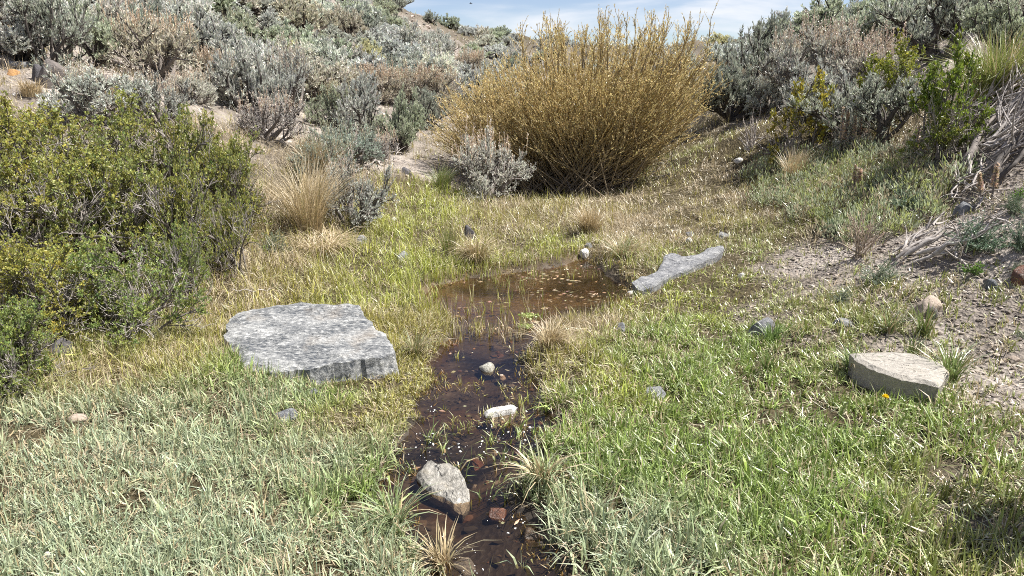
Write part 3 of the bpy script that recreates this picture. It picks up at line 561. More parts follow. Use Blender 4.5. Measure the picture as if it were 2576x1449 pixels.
HAND = [ # prototype, label, u, v base, w, h, tint
 ('D','dark gnarled sagebrush with black open trunk at the top of the left slope',125,172,170,190,'dark'),
 ('A','grey sagebrush hanging over the brown boulder on the left slope',55,158,150,120,'grey'),
 ('B','olive-grey sagebrush between the dark gnarled bush and the pale silver one',245,170,125,140,'green'),
 ('G','pale silver-white rounded sagebrush standing out on the upper left slope',312,98,160,95,'pale'),
 ('C','broad sagebrush with tan seed tips under the pale silver one',408,215,205,140,'tan'),
 ('A','dusky sagebrush with a forked dark stem beside the pale silver one',425,75,130,80,'grey'),
 ('B','sagebrush with dark hollow centre above the large hillside sagebrush',520,165,150,110,'grey'),
 ('A','largest hillside sagebrush, dark stems fanning out, above the bare dirt path',640,300,135,170,'grey'),
 ('G','bright right half of the large hillside pair, leaning over the bare path',735,298,125,145,'silver'),
 ('E','small dark brown half-dead sagebrush with pinkish tips behind the green bush',552,250,90,100,'tan'),
 ('B','sagebrush with dark shaded base above the hollow-centred one',640,100,100,68,'grey'),
 ('A','rounded grey sagebrush near the top edge of the left slope',690,48,100,52,'grey'),
 ('F','bare-stemmed grey sagebrush with pinkish tips at the edge of the green bush',676,358,135,100,'pale'),
 ('C','silver sagebrush mixed with tan stalks behind the top of the green bush',255,318,200,115,'silver'),
 ('G','bluish silver sagebrush just behind the middle of the green bush',400,325,120,110,'silver'),
 ('C','pinkish seeded sagebrush behind the right shoulder of the green bush',490,260,90,70,'pale'),
 ('D','dark-trunked sagebrush with open black limbs left of the willow',925,372,130,165,'grey'),
 ('A','full grey-green sagebrush leaning right beside the dark-trunked one',1005,382,95,130,'green'),
 ('F','small bare grey sagebrush at the foot of the dark-trunked one',945,412,85,70,'pale'),
 ('E','pink-tipped sagebrush behind the dark-trunked one',955,262,120,80,'tan'),
 ('E','pink-tipped sagebrush close to the left edge of the willow',1072,285,125,90,'tan'),
 ('D','shadowy sagebrush tucked against the left edge of the willow',1075,330,85,95,'dark'),
 ('B','rounded green sagebrush with a yellow top in mid hillside',934,178,70,66,'yellow'),
 ('B','dark green dome of sagebrush above the pink-tipped ones',1037,172,60,46,'green'),
 ('A','round dark-hearted sagebrush just below the bare dirt scarp',1106,150,62,48,'grey'),
 ('B','big grey-green sagebrush directly under the upper end of the bare dirt scarp',985,92,75,56,'green'),
 ('G','bluish low sagebrush between the two green domes',988,205,68,52,'blue'),
 ('A','wide silver sagebrush right of the green dome, beside the willow top',1112,200,82,52,'silver'),
 ('D','lone dark sagebrush standing on the skyline of the left hill',990,34,68,40,'dark'),
 ('E','low pinkish brush under the skyline dirt, left of the willow crown',1180,205,80,60,'tan'),
 ('C','grey-green sagebrush with tan tips above the bare path, left of the dark-trunked one',835,320,95,90,'green'),
 ('G','low silver-blue sagebrush with tan grass in front, above the left dry grass',872,425,130,100,'blue'),
 ('G','fresh silver sagebrush over dry straw, left of the green creek grass',880,575,165,150,'silver'),
 ('G','greenish silver sagebrush just uphill of the one over dry straw',835,460,140,110,'blue'),
 ('G','pale round sagebrush with grey-pink twigs standing right in front of the willow',1225,508,185,150,'pale'),
 ('A','dark sagebrush right of the willow on the bank edge',1840,308,135,142,'dark'),
 ('D','twisted sagebrush with flat layered black limbs against the sky',1925,215,150,155,'dark'),
 ('B','tall feathery sagebrush on the right skyline',2105,130,190,128,'green'),
 ('A','left end of the right skyline thicket, low dusky sagebrush',2010,150,90,88,'dark'),
 ('A','silver-green sagebrush between the skyline thicket and the black-trunked giant',2215,130,130,120,'green'),
 ('E','wide pale sagebrush bristling with pink seed stalks on the right bank',2040,255,190,150,'silver'),
 ('C','pale silver sagebrush at the bank edge below the pink-stalked one',1925,290,100,80,'silver'),
 ('E','pinkish-grey seeded sagebrush above the right dark hollow',2180,262,170,140,'pale'),
 ('D','giant dark sagebrush with bare black trunks at the top right',2370,160,250,185,'dark'),
 ('A','grey sagebrush right of the black-trunked giant',2525,130,140,125,'green'),
 ('B','sagebrush cut by the top right corner',2560,60,160,110,'tan'),
 ('D','dark bare-limbed sagebrush low in the shade of the right bank',2195,385,250,165,'dark'),
 ('A','dusky sagebrush behind the small sage with tan spikes',2080,350,170,150,'grey'),
 ('G','small round silver-green sagebrush with tan spikes above it',2137,392,64,66,'silver'),
]
for k, lb, u, v, w_, h_, ti in HAND: shrub(k, lb, u, v, w_, h_, ti)

# further bushes over the two slopes, one object each
def in_poly(u, v, P): return sd_poly(np.array([u]), np.array([v]), P)[0] < 0
LEFT = [(0,-60),(0,70),(180,60),(360,190),(430,255),(600,295),(720,250),(830,300),(950,240),(1080,262),(1190,190),(1300,120),(1300,96),(1200,92),(1090,60),(1010,30),(950,0),(900,-60)]
RIGHT = [(1800,118),(1900,118),(1990,120),(2100,90),(2200,60),(2330,-60),(2600,-60),(2600,110),(2400,120),(2250,150),(2100,170),(1950,160),(1830,190)]
MID = [(1090,265),(1190,195),(1310,118),(1500,118),(1790,128),(1790,215),(1500,250),(1250,300)]
SCARP = [(990,26),(1060,48),(1130,78),(1225,114),(1215,140),(1110,124),(1040,98),(975,62)]
pts = [(s[0], s[1]) for s in SPOTS]; fill = []
for P, cnt, tries in ((LEFT, 215, 9000), (RIGHT, 30, 1500), (MID, 26, 1500)):
    us = [p[0] for p in P]; vs = [p[1] for p in P]; got = 0
    cu = rng.uniform(min(us), max(us), tries); cv = rng.uniform(min(vs), max(vs), tries); ok = (sd_poly(cu, cv, P) < 0) & (sd_poly(cu, cv, SCARP) > 0)
    print('fill', got, len(fill))
    for u, v in zip(cu[ok], cv[ok]):
        if got >= cnt: break
        x, y, t_ = spot(u, v)
        if t_ > (60 if P is not MID else 40): continue
        dm = (.50 + .009 * t_); 
        if any((x - a) ** 2 + (y - b) ** 2 < dm * dm for a, b in pts): continue
        pts.append((x, y)); fill.append((u, v, x, y, t_, P is LEFT)); got += 1
SIZES = ('low', 'small', 'middling', 'large'); LOOK = {'silver': 'silvery', 'grey': 'grey', 'green': 'grey-green', 'tan': 'tan-tipped', 'dark': 'dusky', 'pale': 'pale', 'yellow': 'yellowish'}
NICK = [(s[0], s[1], s[3].split(' on the')[0].split(' standing')[0].split(' above')[0].split(' behind')[0].split(' beside')[0].split(' under')[0].split(',')[0].split(' at the')[0].split(' in mid')[0].split(' just')[0].split(' directly')[0].split(' with tan')[0]) for s in SPOTS]
ORD = ['nearest'] + [w + ' nearest' for w in 'second third fourth fifth sixth seventh eighth ninth tenth eleventh twelfth thirteenth fourteenth fifteenth sixteenth seventeenth eighteenth nineteenth twentieth'.split()] + [a + ' nearest' for a in ['twenty-' + w for w in 'first second third fourth fifth sixth seventh eighth ninth'.split()]] + ['thirtieth nearest'] + ['thirty-' + w + ' nearest' for w in 'first second third fourth fifth sixth seventh eighth ninth'.split()] + ['fortieth nearest'] * 80
NICK = [(a, b, ' '.join(c.split()[:7]).rstrip(',')) for a, b, c in NICK]
NICK = [(a, b, re.sub(r' (with|in|and|against|of|close|cut|right|left|near|low|the|a|over|to|bristling)$', '', re.sub(r' (with|in|and|against|of|close|cut|right|left|near|low|the|a|over|to|bristling)$', '', c))) for a, b, c in NICK]
print([c for a, b, c in NICK])
byn = {}; print('fill', len(fill), [sum(1 for f in fill if a <= f[4] < b) for a, b in ((0, 12), (12, 18), (18, 26), (26, 60))])
for f in fill:
    j = min(range(len(NICK)), key=lambda k: (NICK[k][0] - f[2]) ** 2 + (NICK[k][1] - f[3]) ** 2); byn.setdefault(j, []).append(f)
for j, L in byn.items():
    bx, by, nick = NICK[j]; seen = {}
    for f in sorted(L, key=lambda f: (f[2] - bx) ** 2 + (f[3] - by) ** 2):
        u, v, x, y, t_, left = f
        rad = rng.uniform(.40, .74) * (1 + .004 * t_) * (.70 if t_ > 20 else .92); ht = rad * rng.uniform(.85, 1.25); ti = rng.choice(['silver', 'grey', 'grey', 'green', 'tan', 'dark', 'pale', 'yellow', 'green'], p=[.17, .2, .14, .14, .1, .12, .06, .02, .05])
        if y > 45: rad *= 1.2; ht *= 1.2
        o = link('sagebrush', FAR[rng.integers(0, len(FAR))]); z = float(ground(np.array([x]), np.array([y]))[0]); o.location = (x, y, z - .03); o.scale = (rad, rad * rng.uniform(.85, 1.15), ht); o.rotation_euler = (0, 0, rng.uniform(0, 6.28))
        s_ = rng.uniform(.88, 1.14); o.color = (*[c * s_ for c in TINT[ti]], 1)
        side = ('uphill' if y - by > abs(x - bx) * .7 else 'downhill' if by - y > abs(x - bx) * .7 else 'to the left' if x < bx else 'to the right')
        look = ('small ' if rad < .52 else 'large ' if rad > .70 else '') + LOOK[ti]; k = (look, side); n = seen.get(side, 0); seen[side] = n + 1
        tag(o, f'{look} sagebrush, {ORD[n]} {side} of the {nick}'.replace('to the left of', 'left of').replace('to the right of', 'right of'), 'shrub', 'sagebrush bushes on the slopes')

# far brush beyond the hill: too small to tell apart
r = np.random.default_rng(77); G = Geo(); n = 2000
x = r.uniform(-70, 75, n); y = r.uniform(40, 130, n); ok = np.abs(x) < y * .8; x, y = x[ok], y[ok]; z = ground(x, y); n = len(x)
b = np.stack([x, y, z], 1); k = 26; R_ = r.uniform(.3, .62, n)
e = envelope(n * k, r, .55, .05) * np.repeat(R_, k)[:, None] * np.array([1, 1, .85]); p = np.repeat(b, k, 0) + e; d = nrm(e + UP * .4 + r.normal(0, .3, e.shape))
V, F = leaves(p - d * .15, d, r.uniform(.2, .36, n * k), r.uniform(.10, .2, n * k), r); cc = np.repeat(np.clip(r.normal(1, .18, n), .5, 1.5), k * 4)[:, None]
G.add(V, F, vary((.42, .43, .37), n * k, r, .12) * cc); o = link('distant_brush', G.mesh('distant_brush', [M_sage]), kind='stuff')

# ------------------------------------------------------------------ willow
r = np.random.default_rng(21); n = 1250
crown = [(1066,345),(1085,285),(1120,235),(1175,205),(1230,172),(1290,146),(1340,130),(1400,122),(1500,118),(1620,118),(1700,122),(1782,136),(1790,200),(1778,240),(1745,310),(1690,390),(1600,440),(1500,300),(1400,300),(1250,360),(1130,385)]
wx_, wy_, wt = spot(1462, 497); wy_ += .55; wx_ *= (wt + .55) / wt; wz = float(ground(np.array([wx_]), np.array([wy_]))[0])
def at_depth(u, v, yy):
    a, b, c = view_dir(u, v); return np.stack([a * yy / b, yy + 0 * a, CAM_H + c * yy / b], -1)
cw = at_depth(np.array([p[0] for p in crown], float), np.array([p[1] for p in crown], float), wy_)
cxy = [(a, c) for a, _, c in cw]; lo = cw.min(0); hi = cw.max(0); tips = []
ca_, cc_ = r.uniform(lo[0], hi[0], 40000), r.uniform(lo[2], hi[2], 40000); sv_ = sd_poly(ca_, cc_, cxy)
for a, c, sdv in zip(ca_, cc_, sv_):
    if len(tips) >= n: break
    if sdv < 0 and r.random() < (.25 + .75 * math.exp(sdv / .5)) * (.12 + .88 * ((c - lo[2]) / (hi[2] - lo[2])) ** 1.4):
        lat = math.sqrt(max(0, 1 - ((a - wx_ - .0) / 2.3) ** 2)); tips.append((a, wy_ + r.uniform(-1, 1) * 1.2 * lat, c))
tips = np.array(tips); b = np.array([wx_, wy_, wz]) + r.normal(0, 1, (n, 3)) * np.array([.34, .30, 0]); lf = tips[:, 0] < wx_ - 1.0
b[lf, 0] -= r.uniform(0, .95, lf.sum()); b[:, 2] = ground(b[:, 0], b[:, 1]) - .02
mid = b + (tips - b) * np.array([.62, .62, .48]) + r.normal(0, .05, (n, 3)); S0 = bez(b, mid, tips, 9)
# leader shoots that rise above the crown
top = tips[:, 2] > np.quantile(tips[:, 2], .80); m_ = r.choice(np.where(top)[0], 70); t0 = tips[m_]; e_ = t0 + np.stack([r.normal(0, .05, 70), r.normal(0, .05, 70), r.uniform(.15, .50, 70)], 1)
L0 = bez(S0[m_, -2], t0 + r.normal(0, .02, (70, 3)), e_, 9)
S0 = np.concatenate([S0, L0]); n = len(S0)
S1 = sprout(S0, 8, .35, 1, .42, .22, .25, 3, r, .12)
root = empty('willow', (wx_, wy_, wz)); tag(root, 'large golden willow shrub with many upright stems, filling the middle beyond the pool', 'shrub'); off = np.array([wx_, wy_, wz])
G = Geo(); kcol = np.linspace(0, 1, 9)
def stemcol(k, n, s, lo_, hi_): 
    tt = np.linspace(0, 1, k)[None, :, None, None]; c = np.array(lo_) * (1 - tt) + np.array(hi_) * tt; return np.broadcast_to(c * r.uniform(.75, 1.25, (n, 1, 1, 1)), (n, k, s, 3)).reshape(-1, 3)
V, F = tubes(S0 - off, np.linspace(.0085, .0026, 9)[None] * r.uniform(.7, 1.35, (n, 1)), 4); G.add(V, F, stemcol(9, n, 4, (.34, .28, .21), (.54, .42, .19)))
V, F = tubes(S1 - off, np.linspace(.0032, .0016, 3)[None] * np.ones((len(S1), 1)), 3); G.add(V, F, stemcol(3, len(S1), 3, (.42, .32, .16), (.55, .43, .19)))
o = link('stems', G.mesh('stems', [M_willow], True), root); o['kind'] = 'stuff'
nl = 13; idx = np.repeat(np.arange(len(S1)), nl); idx = idx[r.random(len(idx)) < np.clip((S1[idx, 0, 2] - wz) / 1.1, .25, 1)]; p, d = along(S1, idx, r.uniform(.05, 1, len(idx))); d = nrm(d + r.normal(0, .42, p.shape) + UP * .3)
V, F = leaves(p - off, d, r.uniform(.020, .042, len(idx)), r.uniform(.006, .011, len(idx)), r)
tw = np.repeat(np.clip(r.normal(1, .20, len(S1)), .5, 1.5)[idx], 4)[:, None]
o = link('leaves', Geo().add(V, F, vary((.72, .60, .30), len(idx), r, .13) * tw).mesh('leaves', [M_willow]), root); o['kind'] = 'stuff'
idx = np.repeat(np.arange(n), 22); p, d = along(S0, idx, r.uniform(.45, 1, len(idx))); d = nrm(d + r.normal(0, .4, p.shape) + UP * .2)
V, F = leaves(p - off, d, r.uniform(.02, .038, len(idx)), r.uniform(.006, .010, len(idx)), r)
o = link('catkins', Geo().add(V, F, vary((.72, .62, .32), len(idx), r, .13)).mesh('catkins', [M_willow]), root); o['kind'] = 'stuff'
# dead twigs round the willow's foot
nb = 90; b = off + r.normal(0, 1, (nb, 3)) * np.array([.62, .35, 0]); b[:, 2] = ground(b[:, 0], b[:, 1]); e_ = b + np.stack([r.normal(0, .35, nb), r.normal(-.08, .25, nb), r.uniform(.05, .35, nb)], 1)
V, F = tubes(bez(b - off, (b + e_) / 2 - off + r.normal(0, .07, (nb, 3)), e_ - off, 5), np.linspace(.008, .003, 5)[None] * np.ones((nb, 1)), 3)
o = link('dead_twigs', Geo().add(V, F, (1, 1, 1)).mesh('dead_twigs', [M_wood], True), root); o['kind'] = 'stuff'

# ------------------------------------------------------------------ leafy green bushes
def leafy(seed, n0=24, n1=9, n2=8, nl=13, leaf=(.032, .017), col=(.345, .365, .10), dead=.34, r1=.42, r2=.17, lo=.02):
    r = np.random.default_rng(seed); tip = envelope(n0, r, .45, lo) * np.array([.85, .85, .85]); b = r.normal(0, .16, (n0, 3)) * np.array([1, 1, 0])
    mid = b + (tip - b) * np.array([.35, .35, .75]) + r.normal(0, .08, (n0, 3)); S0 = bez(b, mid, tip, 7)
    S1 = sprout(S0, n1, .3, 1, .6, .22, r1, 5, r, .3); S2 = sprout(S1, n2, .2, 1, .6, .35, r2, 4, r, .3)
    wood = Geo(); V, F = tubes(S0, np.linspace(.020, .008, 7)[None] * r.uniform(.7, 1.3, (n0, 1)), 5); wood.add(V, F, (1, 1, 1))
    V, F = tubes(S1, np.linspace(.0065, .003, 5)[None] * np.ones((len(S1), 1)), 3); wood.add(V, F, (1, 1, 1))
    isd = (np.repeat(r.random(len(S1)) < dead * 1.6, n2)) & (S2[:, 0, 2] < .62); live = S2[~isd]; ded = S2[isd]
    V, F = tubes(live, np.linspace(.003, .0014, 4)[None] * np.ones((len(live), 1)), 3); wood.add(V, F, (1, 1, 1))
    dg = Geo(); V, F = tubes(ded, np.linspace(.0042, .002, 4)[None] * np.ones((len(ded), 1)), 3); dg.add(V, F, (1, 1, 1))
    m = len(live); cl_ = 4; ct = np.sort(r.uniform(.15, 1.0, (m, cl_)), 1); ct[:, -1] = .99; idx = np.repeat(np.repeat(np.arange(m), cl_), nl // cl_ + 1); tt = np.repeat(ct.ravel(), nl // cl_ + 1)
    p, d = along(live, idx, tt); d = nrm(d * .5 + r.normal(0, .75, p.shape) + UP * .45)
    V, F = leaves(p, d, leaf[0] * r.uniform(.6, 1.3, len(p)), leaf[1] * r.uniform(.7, 1.2, len(p)), r, .22, .62)
    tw = np.repeat(np.repeat(np.clip(r.normal(1, .17, m), .5, 1.5), cl_ * (nl // cl_ + 1)), 4)[:, None]
    hue = np.repeat(np.repeat(r.normal(0, 1, m), cl_ * (nl // cl_ + 1)), 4)[:, None] * np.array([.12, .05, -.05])
    wood, fo, dg = fit((wood, Geo().add(V, F, vary(col, len(p), r, .12) * tw * (1 + hue)), dg))
    return wood.mesh('branches', [M_wood], True), fo.mesh('foliage', [M_leaf]), dg.mesh('dead_twigs', [M_dead], True)
LEAFY = dict(P=leafy(61), Q=leafy(62, n0=30), R=leafy(63, n0=20, n1=8, dead=.30), S=leafy(64, n0=14, n1=8, n2=7, nl=13, leaf=(.05, .026), col=(.24, .28, .05)), T=leafy(65, n0=9, n1=7, n2=6, nl=9, leaf=(.06, .03), col=(.32, .31, .06), dead=.4))
TINT.update(g0=(1, 1, 1), g1=(1.12, 1.05, .9), g2=(.85, .98, 1.0), g3=(.78, .9, .7))
def bush(key, label, u, v, w_, h_, ti, nm='leafy_bush', grp='green leafy bushes', back=.25):
    root = empty(nm, (0, 0, 0)); place(root, u, v, w_, h_, rng.uniform(0, 6.28), back); tag(root, label, 'bush', grp)
    for n_, m_ in zip(('branches', 'foliage', 'dead_twigs'), LEAFY[key]): c = link(n_, m_, root); c.color = (*TINT[ti], 1) if n_ == 'foliage' else (1, 1, 1, 1); (n_ == 'dead_twigs') and c.__setitem__('kind', 'stuff')
    return root
for q in [('Q','yellow-green leafy bush at the left edge, farthest back in the left thicket',80,520,340,235,'g1'),('P','yellow-green leafy bush rising highest at the back of the left thicket',290,525,320,235,'g0'),
 ('R','airy leafy bush at the back of the left thicket with shoots against the sagebrush',465,530,280,225,'g0'),('Q','leafy bush forming the right shoulder of the left thicket',580,560,190,190,'g0'),
 ('P','dense yellow-green bush in the middle of the thicket at the left edge',60,655,340,260,'g1'),('Q','broad bush with pale dead twigs in the centre of the left thicket',265,665,350,265,'g0'),
 ('R','bush with a bleached tangle of bare twigs, right of centre in the left thicket',455,685,300,255,'g0'),('R','ragged thin bush at the right end of the left thicket beside dry straw',585,705,190,200,'g0'),
 ('P','dark green low bush in front, with white forked dead branch, near the big slab',335,855,330,230,'g2'),('Q','low front bush overhanging the dark rock of the left thicket',110,850,340,230,'g1'),
 ('R','small bush tip reaching toward the slab with a white curved stick below',465,775,190,190,'g2'),('Q','shaded leafy clump in the lower left corner of the thicket, before the dark rock',30,985,260,215,'g2')]: bush(*q)
bush('T','small yellow-green bush with white leaning stems on the right bank',2022,400,190,190,'g1')
bush('S','dense dark green leafy bush below the bunchgrass on the right',2375,405,225,250,'g3')
bush('S','olive green leafy bush half hidden behind the seeded sagebrush',2265,300,200,170,'g1')
bush('S','low green leafy clump at the foot of the dense dark green bush',2345,415,160,110,'g0')
bush('T','yellow-olive bush peeping over the right skyline thicket',2265,22,70,40,'g1')
bush('T','sparse round-leaved twigs standing against the sky at the right thicket',2045,70,80,50,'g3')

# a bush just beyond the right edge whose shade falls into the corner of the grass
x, y, t_ = spot(2560, 1440); root = bush('S', 'leafy bush just outside the lower right corner, shading the grass', 2560, 1440, 10, 10, 'g3'); root.location = (x + .80, y - .02, float(ground(np.array([x + .8]), np.array([y]))[0])); root.scale = (.50, .50, 1.0)

# low silver-green herbs
HERB = {}
for key, (sd, n0, col, lf) in dict(H=(81, 26, (.19, .25, .16), (.075, .018)), I=(82, 20, (.21, .255, .18), (.085, .02)), J=(83, 9, (.14, .25, .05), (.24, .085))).items():
    r = np.random.default_rng(sd); tip = envelope(n0 * 3, r, .5, .15); b = r.normal(0, .22, (n0 * 3, 3)) * np.array([1, 1, 0]); S0 = bez(b, b + (tip - b) * np.array([.3, .3, .6]), tip, 5)
    wd = Geo(); V, F = tubes(S0, np.linspace(.012, .004, 5)[None] * np.ones((n0 * 3, 1)), 3); wd.add(V, F, (.22, .24, .14))
    nl = 34 if key != 'J' else 9; idx = np.repeat(np.arange(n0 * 3), nl); p, d = along(S0, idx, r.uniform(.15, 1, len(idx))); d = nrm(d * .8 + r.normal(0, .6, p.shape) + UP * .2)
    V, F = leaves(p, d, lf[0] * r.uniform(.6, 1.3, len(p)), lf[1], r); HERB[key] = (wd.mesh('stems', [M_leaf], True), Geo().add(V, F, vary(col, len(p), r, .15)).mesh('foliage', [M_leaf]))
def herb(key, label, u, v, w_, h_, ti='g0', nm='silver_herb', grp='low herbs on the right bank'):
    root = empty(nm, (0, 0, 0)); place(root, u, v, w_, h_, rng.uniform(0, 6.28)); tag(root, label, 'plant', grp)
    for n_, m_ in zip(('stems', 'foliage'), HERB[key]): c = link(n_, m_, root); c.color = (*TINT[ti], 1)
for a in [('H','broad blue-green feathery herb above the fallen dead branches',2470,640,220,110,'g2'),('I','blue-green feathery herb at the right edge below the dead brush',2575,640,120,130,'g2'),('H','small blue-green herb behind the tan dry twigs',2100,590,75,70,'g2'),
          ('I','low silver herb patch in front of the fallen branches',2215,718,170,75,'silver'),('H','silver-green herb patch right of the tan dry twigs',2280,530,150,75,'g2'),('I','silver herb patch lower down at the right edge of the dirt',2560,690,60,40,'silver'),
          ('I','pale green herb between the dry grass and the left thicket',690,640,120,70,'silver'),('H','silver herb below the rock among the mullein stalks',2205,500,90,60,'g2'),('H','green herb at the foot of the dense dark bush',2210,395,80,55,'g2'),
          ('I','silver herb in the dirt left of the tan boulder',2120,760,90,50,'silver'),('I','sprawling silver herb right of the tan boulder',2570,850,60,30,'silver'),('H','green herb patch under the dead brush at the right edge',2555,540,90,80,'g0'),('I','small silver herb beside the grey rounded stone',2245,455,60,45,'silver')]: herb(*a)
for a in [('J','bright green broad-leaved plant under the fallen branches',2445,695,90,50),('J','bright green broad-leaved plant at the far right edge below the brush pile',2560,505,60,45),('J','small light green broad-leaved sprig amid the dead brush',2452,430,24,40)]: herb(*a, 'g0', 'leafy_forb', 'broad-leaved plants on the right')

# ------------------------------------------------------------------ bunchgrass and tussocks
def tussock(name, label, u, v, w_, h_, n, green, dry, wd, seed, lean=(.15, 1.1), grp='grass tussocks', cat='grass clump'):
    r = np.random.default_rng(seed); x, y, t_ = spot(u, v); R_ = w_ / 1288 * TX * t_ / 2; H_ = h_ / 724.5 * TY * t_; y += R_ * .3
    z = float(ground(np.array([x]), np.array([y]))[0]); a = r.uniform(0, 6.28, n); q = np.sqrt(r.random(n)) * R_ * .35
    P = np.stack([np.cos(a) * q, np.sin(a) * q, np.zeros(n)], 1); bias = r.uniform(0, 6.28); az = np.where(r.random(n) < .42, bias + r.normal(0, .55, n), a + r.normal(0, .8, n)); le = r.uniform(*lean, n); L = H_ * r.uniform(.6, 1.15, n) * (1 + .25 * le)
    isd = r.random(n) < dry; col = np.where(isd[:, None], np.array((.50, .40, .24)), np.array(green)) * (1 + r.normal(0, .14, (n, 1)))
    V, F, K = blades(P, az, le, L, np.full(n, wd) * r.uniform(.7, 1.2, n), np.clip(col, .01, .9), 4, r, .8)
    o = link(name, mesh_arrays(name, V, F, K, [M_grass])); o.location = (x, y, z - .01); return tag(o, label, cat, grp)
TU = [('tussock','pinkish dry grass clump right of the brown-grey boulder',205,232,90,70,260,(.44,.33,.22),.95,.006,(.05,.8)),('tussock','pink-tan grass in front of the half buried rock on the left slope',255,262,110,60,260,(.46,.35,.24),.95,.006,(.05,.8)),('tussock','pale dry grass at the left edge below the orange stone',70,250,120,45,240,(.46,.37,.25),.95,.006,(.1,1.0)),('tussock','tan grass plume between the path and the bare-stemmed sagebrush',760,395,90,60,240,(.46,.36,.24),.95,.005,(.1,.9)),
 ('bunchgrass','large green bunchgrass clump at the top right edge',2535,245,270,175,1300,(.25,.29,.08),.2,.008,(.15,1.3)),
 ('bunchgrass','pale bent dry skirt of grass under the large green bunchgrass',2490,262,200,70,260,(.36,.32,.16),.7,.006,(.7,1.6)),
 ('tussock','tawny drooping grass tussock on the pool edge below the pointed dark stone',1200,668,130,78,520,(.25,.21,.08),.6,.0045,(.3,1.4)),
 ('tussock','bleached straw tussock with green base right of the pool head',1572,655,150,62,520,(.18,.24,.07),.68,.005,(.2,1.3)),
 ('tussock','rounded pinkish dry tussock upstream of the pool',1485,595,110,80,520,(.3,.24,.12),.85,.005,(.1,1.0)),
 ('tussock','tall golden dry grass beside the fresh silver sagebrush',770,600,190,190,760,(.3,.26,.12),.88,.005,(.15,1.0)),
 ('tussock','pinkish dry grass plume above the fresh silver sagebrush',800,470,190,110,620,(.4,.3,.18),.95,.005,(.05,.7)),
 ('tussock','flattened straw bent over toward the pool, left of the creek grass',800,650,240,90,520,(.35,.3,.15),.9,.0045,(1.0,1.6)),
 ('tussock','green spiky tuft in front of the tan boulder',2330,850,70,90,34,(.16,.21,.06),.15,.009,(.1,.7)),
 ('tussock','green tuft at the right end of the sandstone block',2395,965,90,110,90,(.17,.23,.06),.15,.007,(.1,1.1)),
 ('tussock','green tuft at the left end of the sandstone block',2150,945,90,75,90,(.17,.24,.07),.2,.007,(.2,1.2)),
 ('tussock','dark green tuft around the grey cracked stone',1945,868,80,55,80,(.14,.22,.05),.1,.007,(.1,1.0)),
 ('tussock','sparse green tuft below the grey cracked stone',1935,945,60,75,40,(.15,.21,.06),.2,.008,(.1,.8)),
 ('tussock','green tuft between the flat grey-brown stone and the tan boulder',2240,840,90,70,60,(.18,.24,.08),.25,.007,(.2,1.1)),
 ('tussock','single tall tuft beside the block on bare dirt',2300,905,70,70,30,(.16,.2,.07),.2,.008,(.1,.8)),
 ('tussock','pale plume of dry grass behind the willow on the right',1815,255,80,110,420,(.42,.34,.2),.95,.006,(.05,.6)),
 ('tussock','dry straw clump at the foot of the white leaning stems',2000,470,110,90,420,(.4,.32,.2),.9,.005,(.05,.7)),
 ('tussock','light straw clump on the creek bank opposite the big slab',1385,885,120,85,300,(.36,.3,.16),.8,.005,(.2,1.2)),
 ('tussock','pale green tuft on the left creek bank by the slab corner',1045,900,80,70,140,(.25,.28,.13),.4,.005,(.2,1.1)),
 ('tussock','long blades arching over the left creek bank, lower end',990,1330,110,120,90,(.22,.28,.13),.25,.007,(.3,1.4)),
 ('tussock','bleached blades leaning over the right creek bank by the creek rock',1365,1230,120,110,120,(.26,.28,.14),.4,.007,(.3,1.4)),
 ('tussock','reddish-based straw tuft at the bottom of the creek',1110,1440,120,110,110,(.3,.26,.14),.6,.006,(.2,1.2)),
 ('tussock','small tuft with white blades growing in the creek above the creek rock',1085,1120,90,60,26,(.22,.28,.10),.3,.007,(.2,1.2)),
 ('tussock','small tawny tuft standing in the creek below the white sliver',1285,1090,110,55,90,(.26,.22,.09),.5,.005,(.4,1.5)),
 ('tussock','yellow-green shoot at the lower tip of the creek rock',1182,1285,26,50,9,(.30,.30,.06),.1,.009,(.05,.4)),
 ('tussock','upright thin green rushes on the near edge of the tawny tussock',1130,650,90,80,220,(.18,.22,.05),.25,.0035,(.02,.5)),
 ('tussock','green tuft above the pool between the sagebrush and the willow',1110,480,110,60,420,(.2,.25,.07),.12,.004,(.05,.8))]
for i, a in enumerate(TU): tussock(*a[:10], 200 + i, a[10])

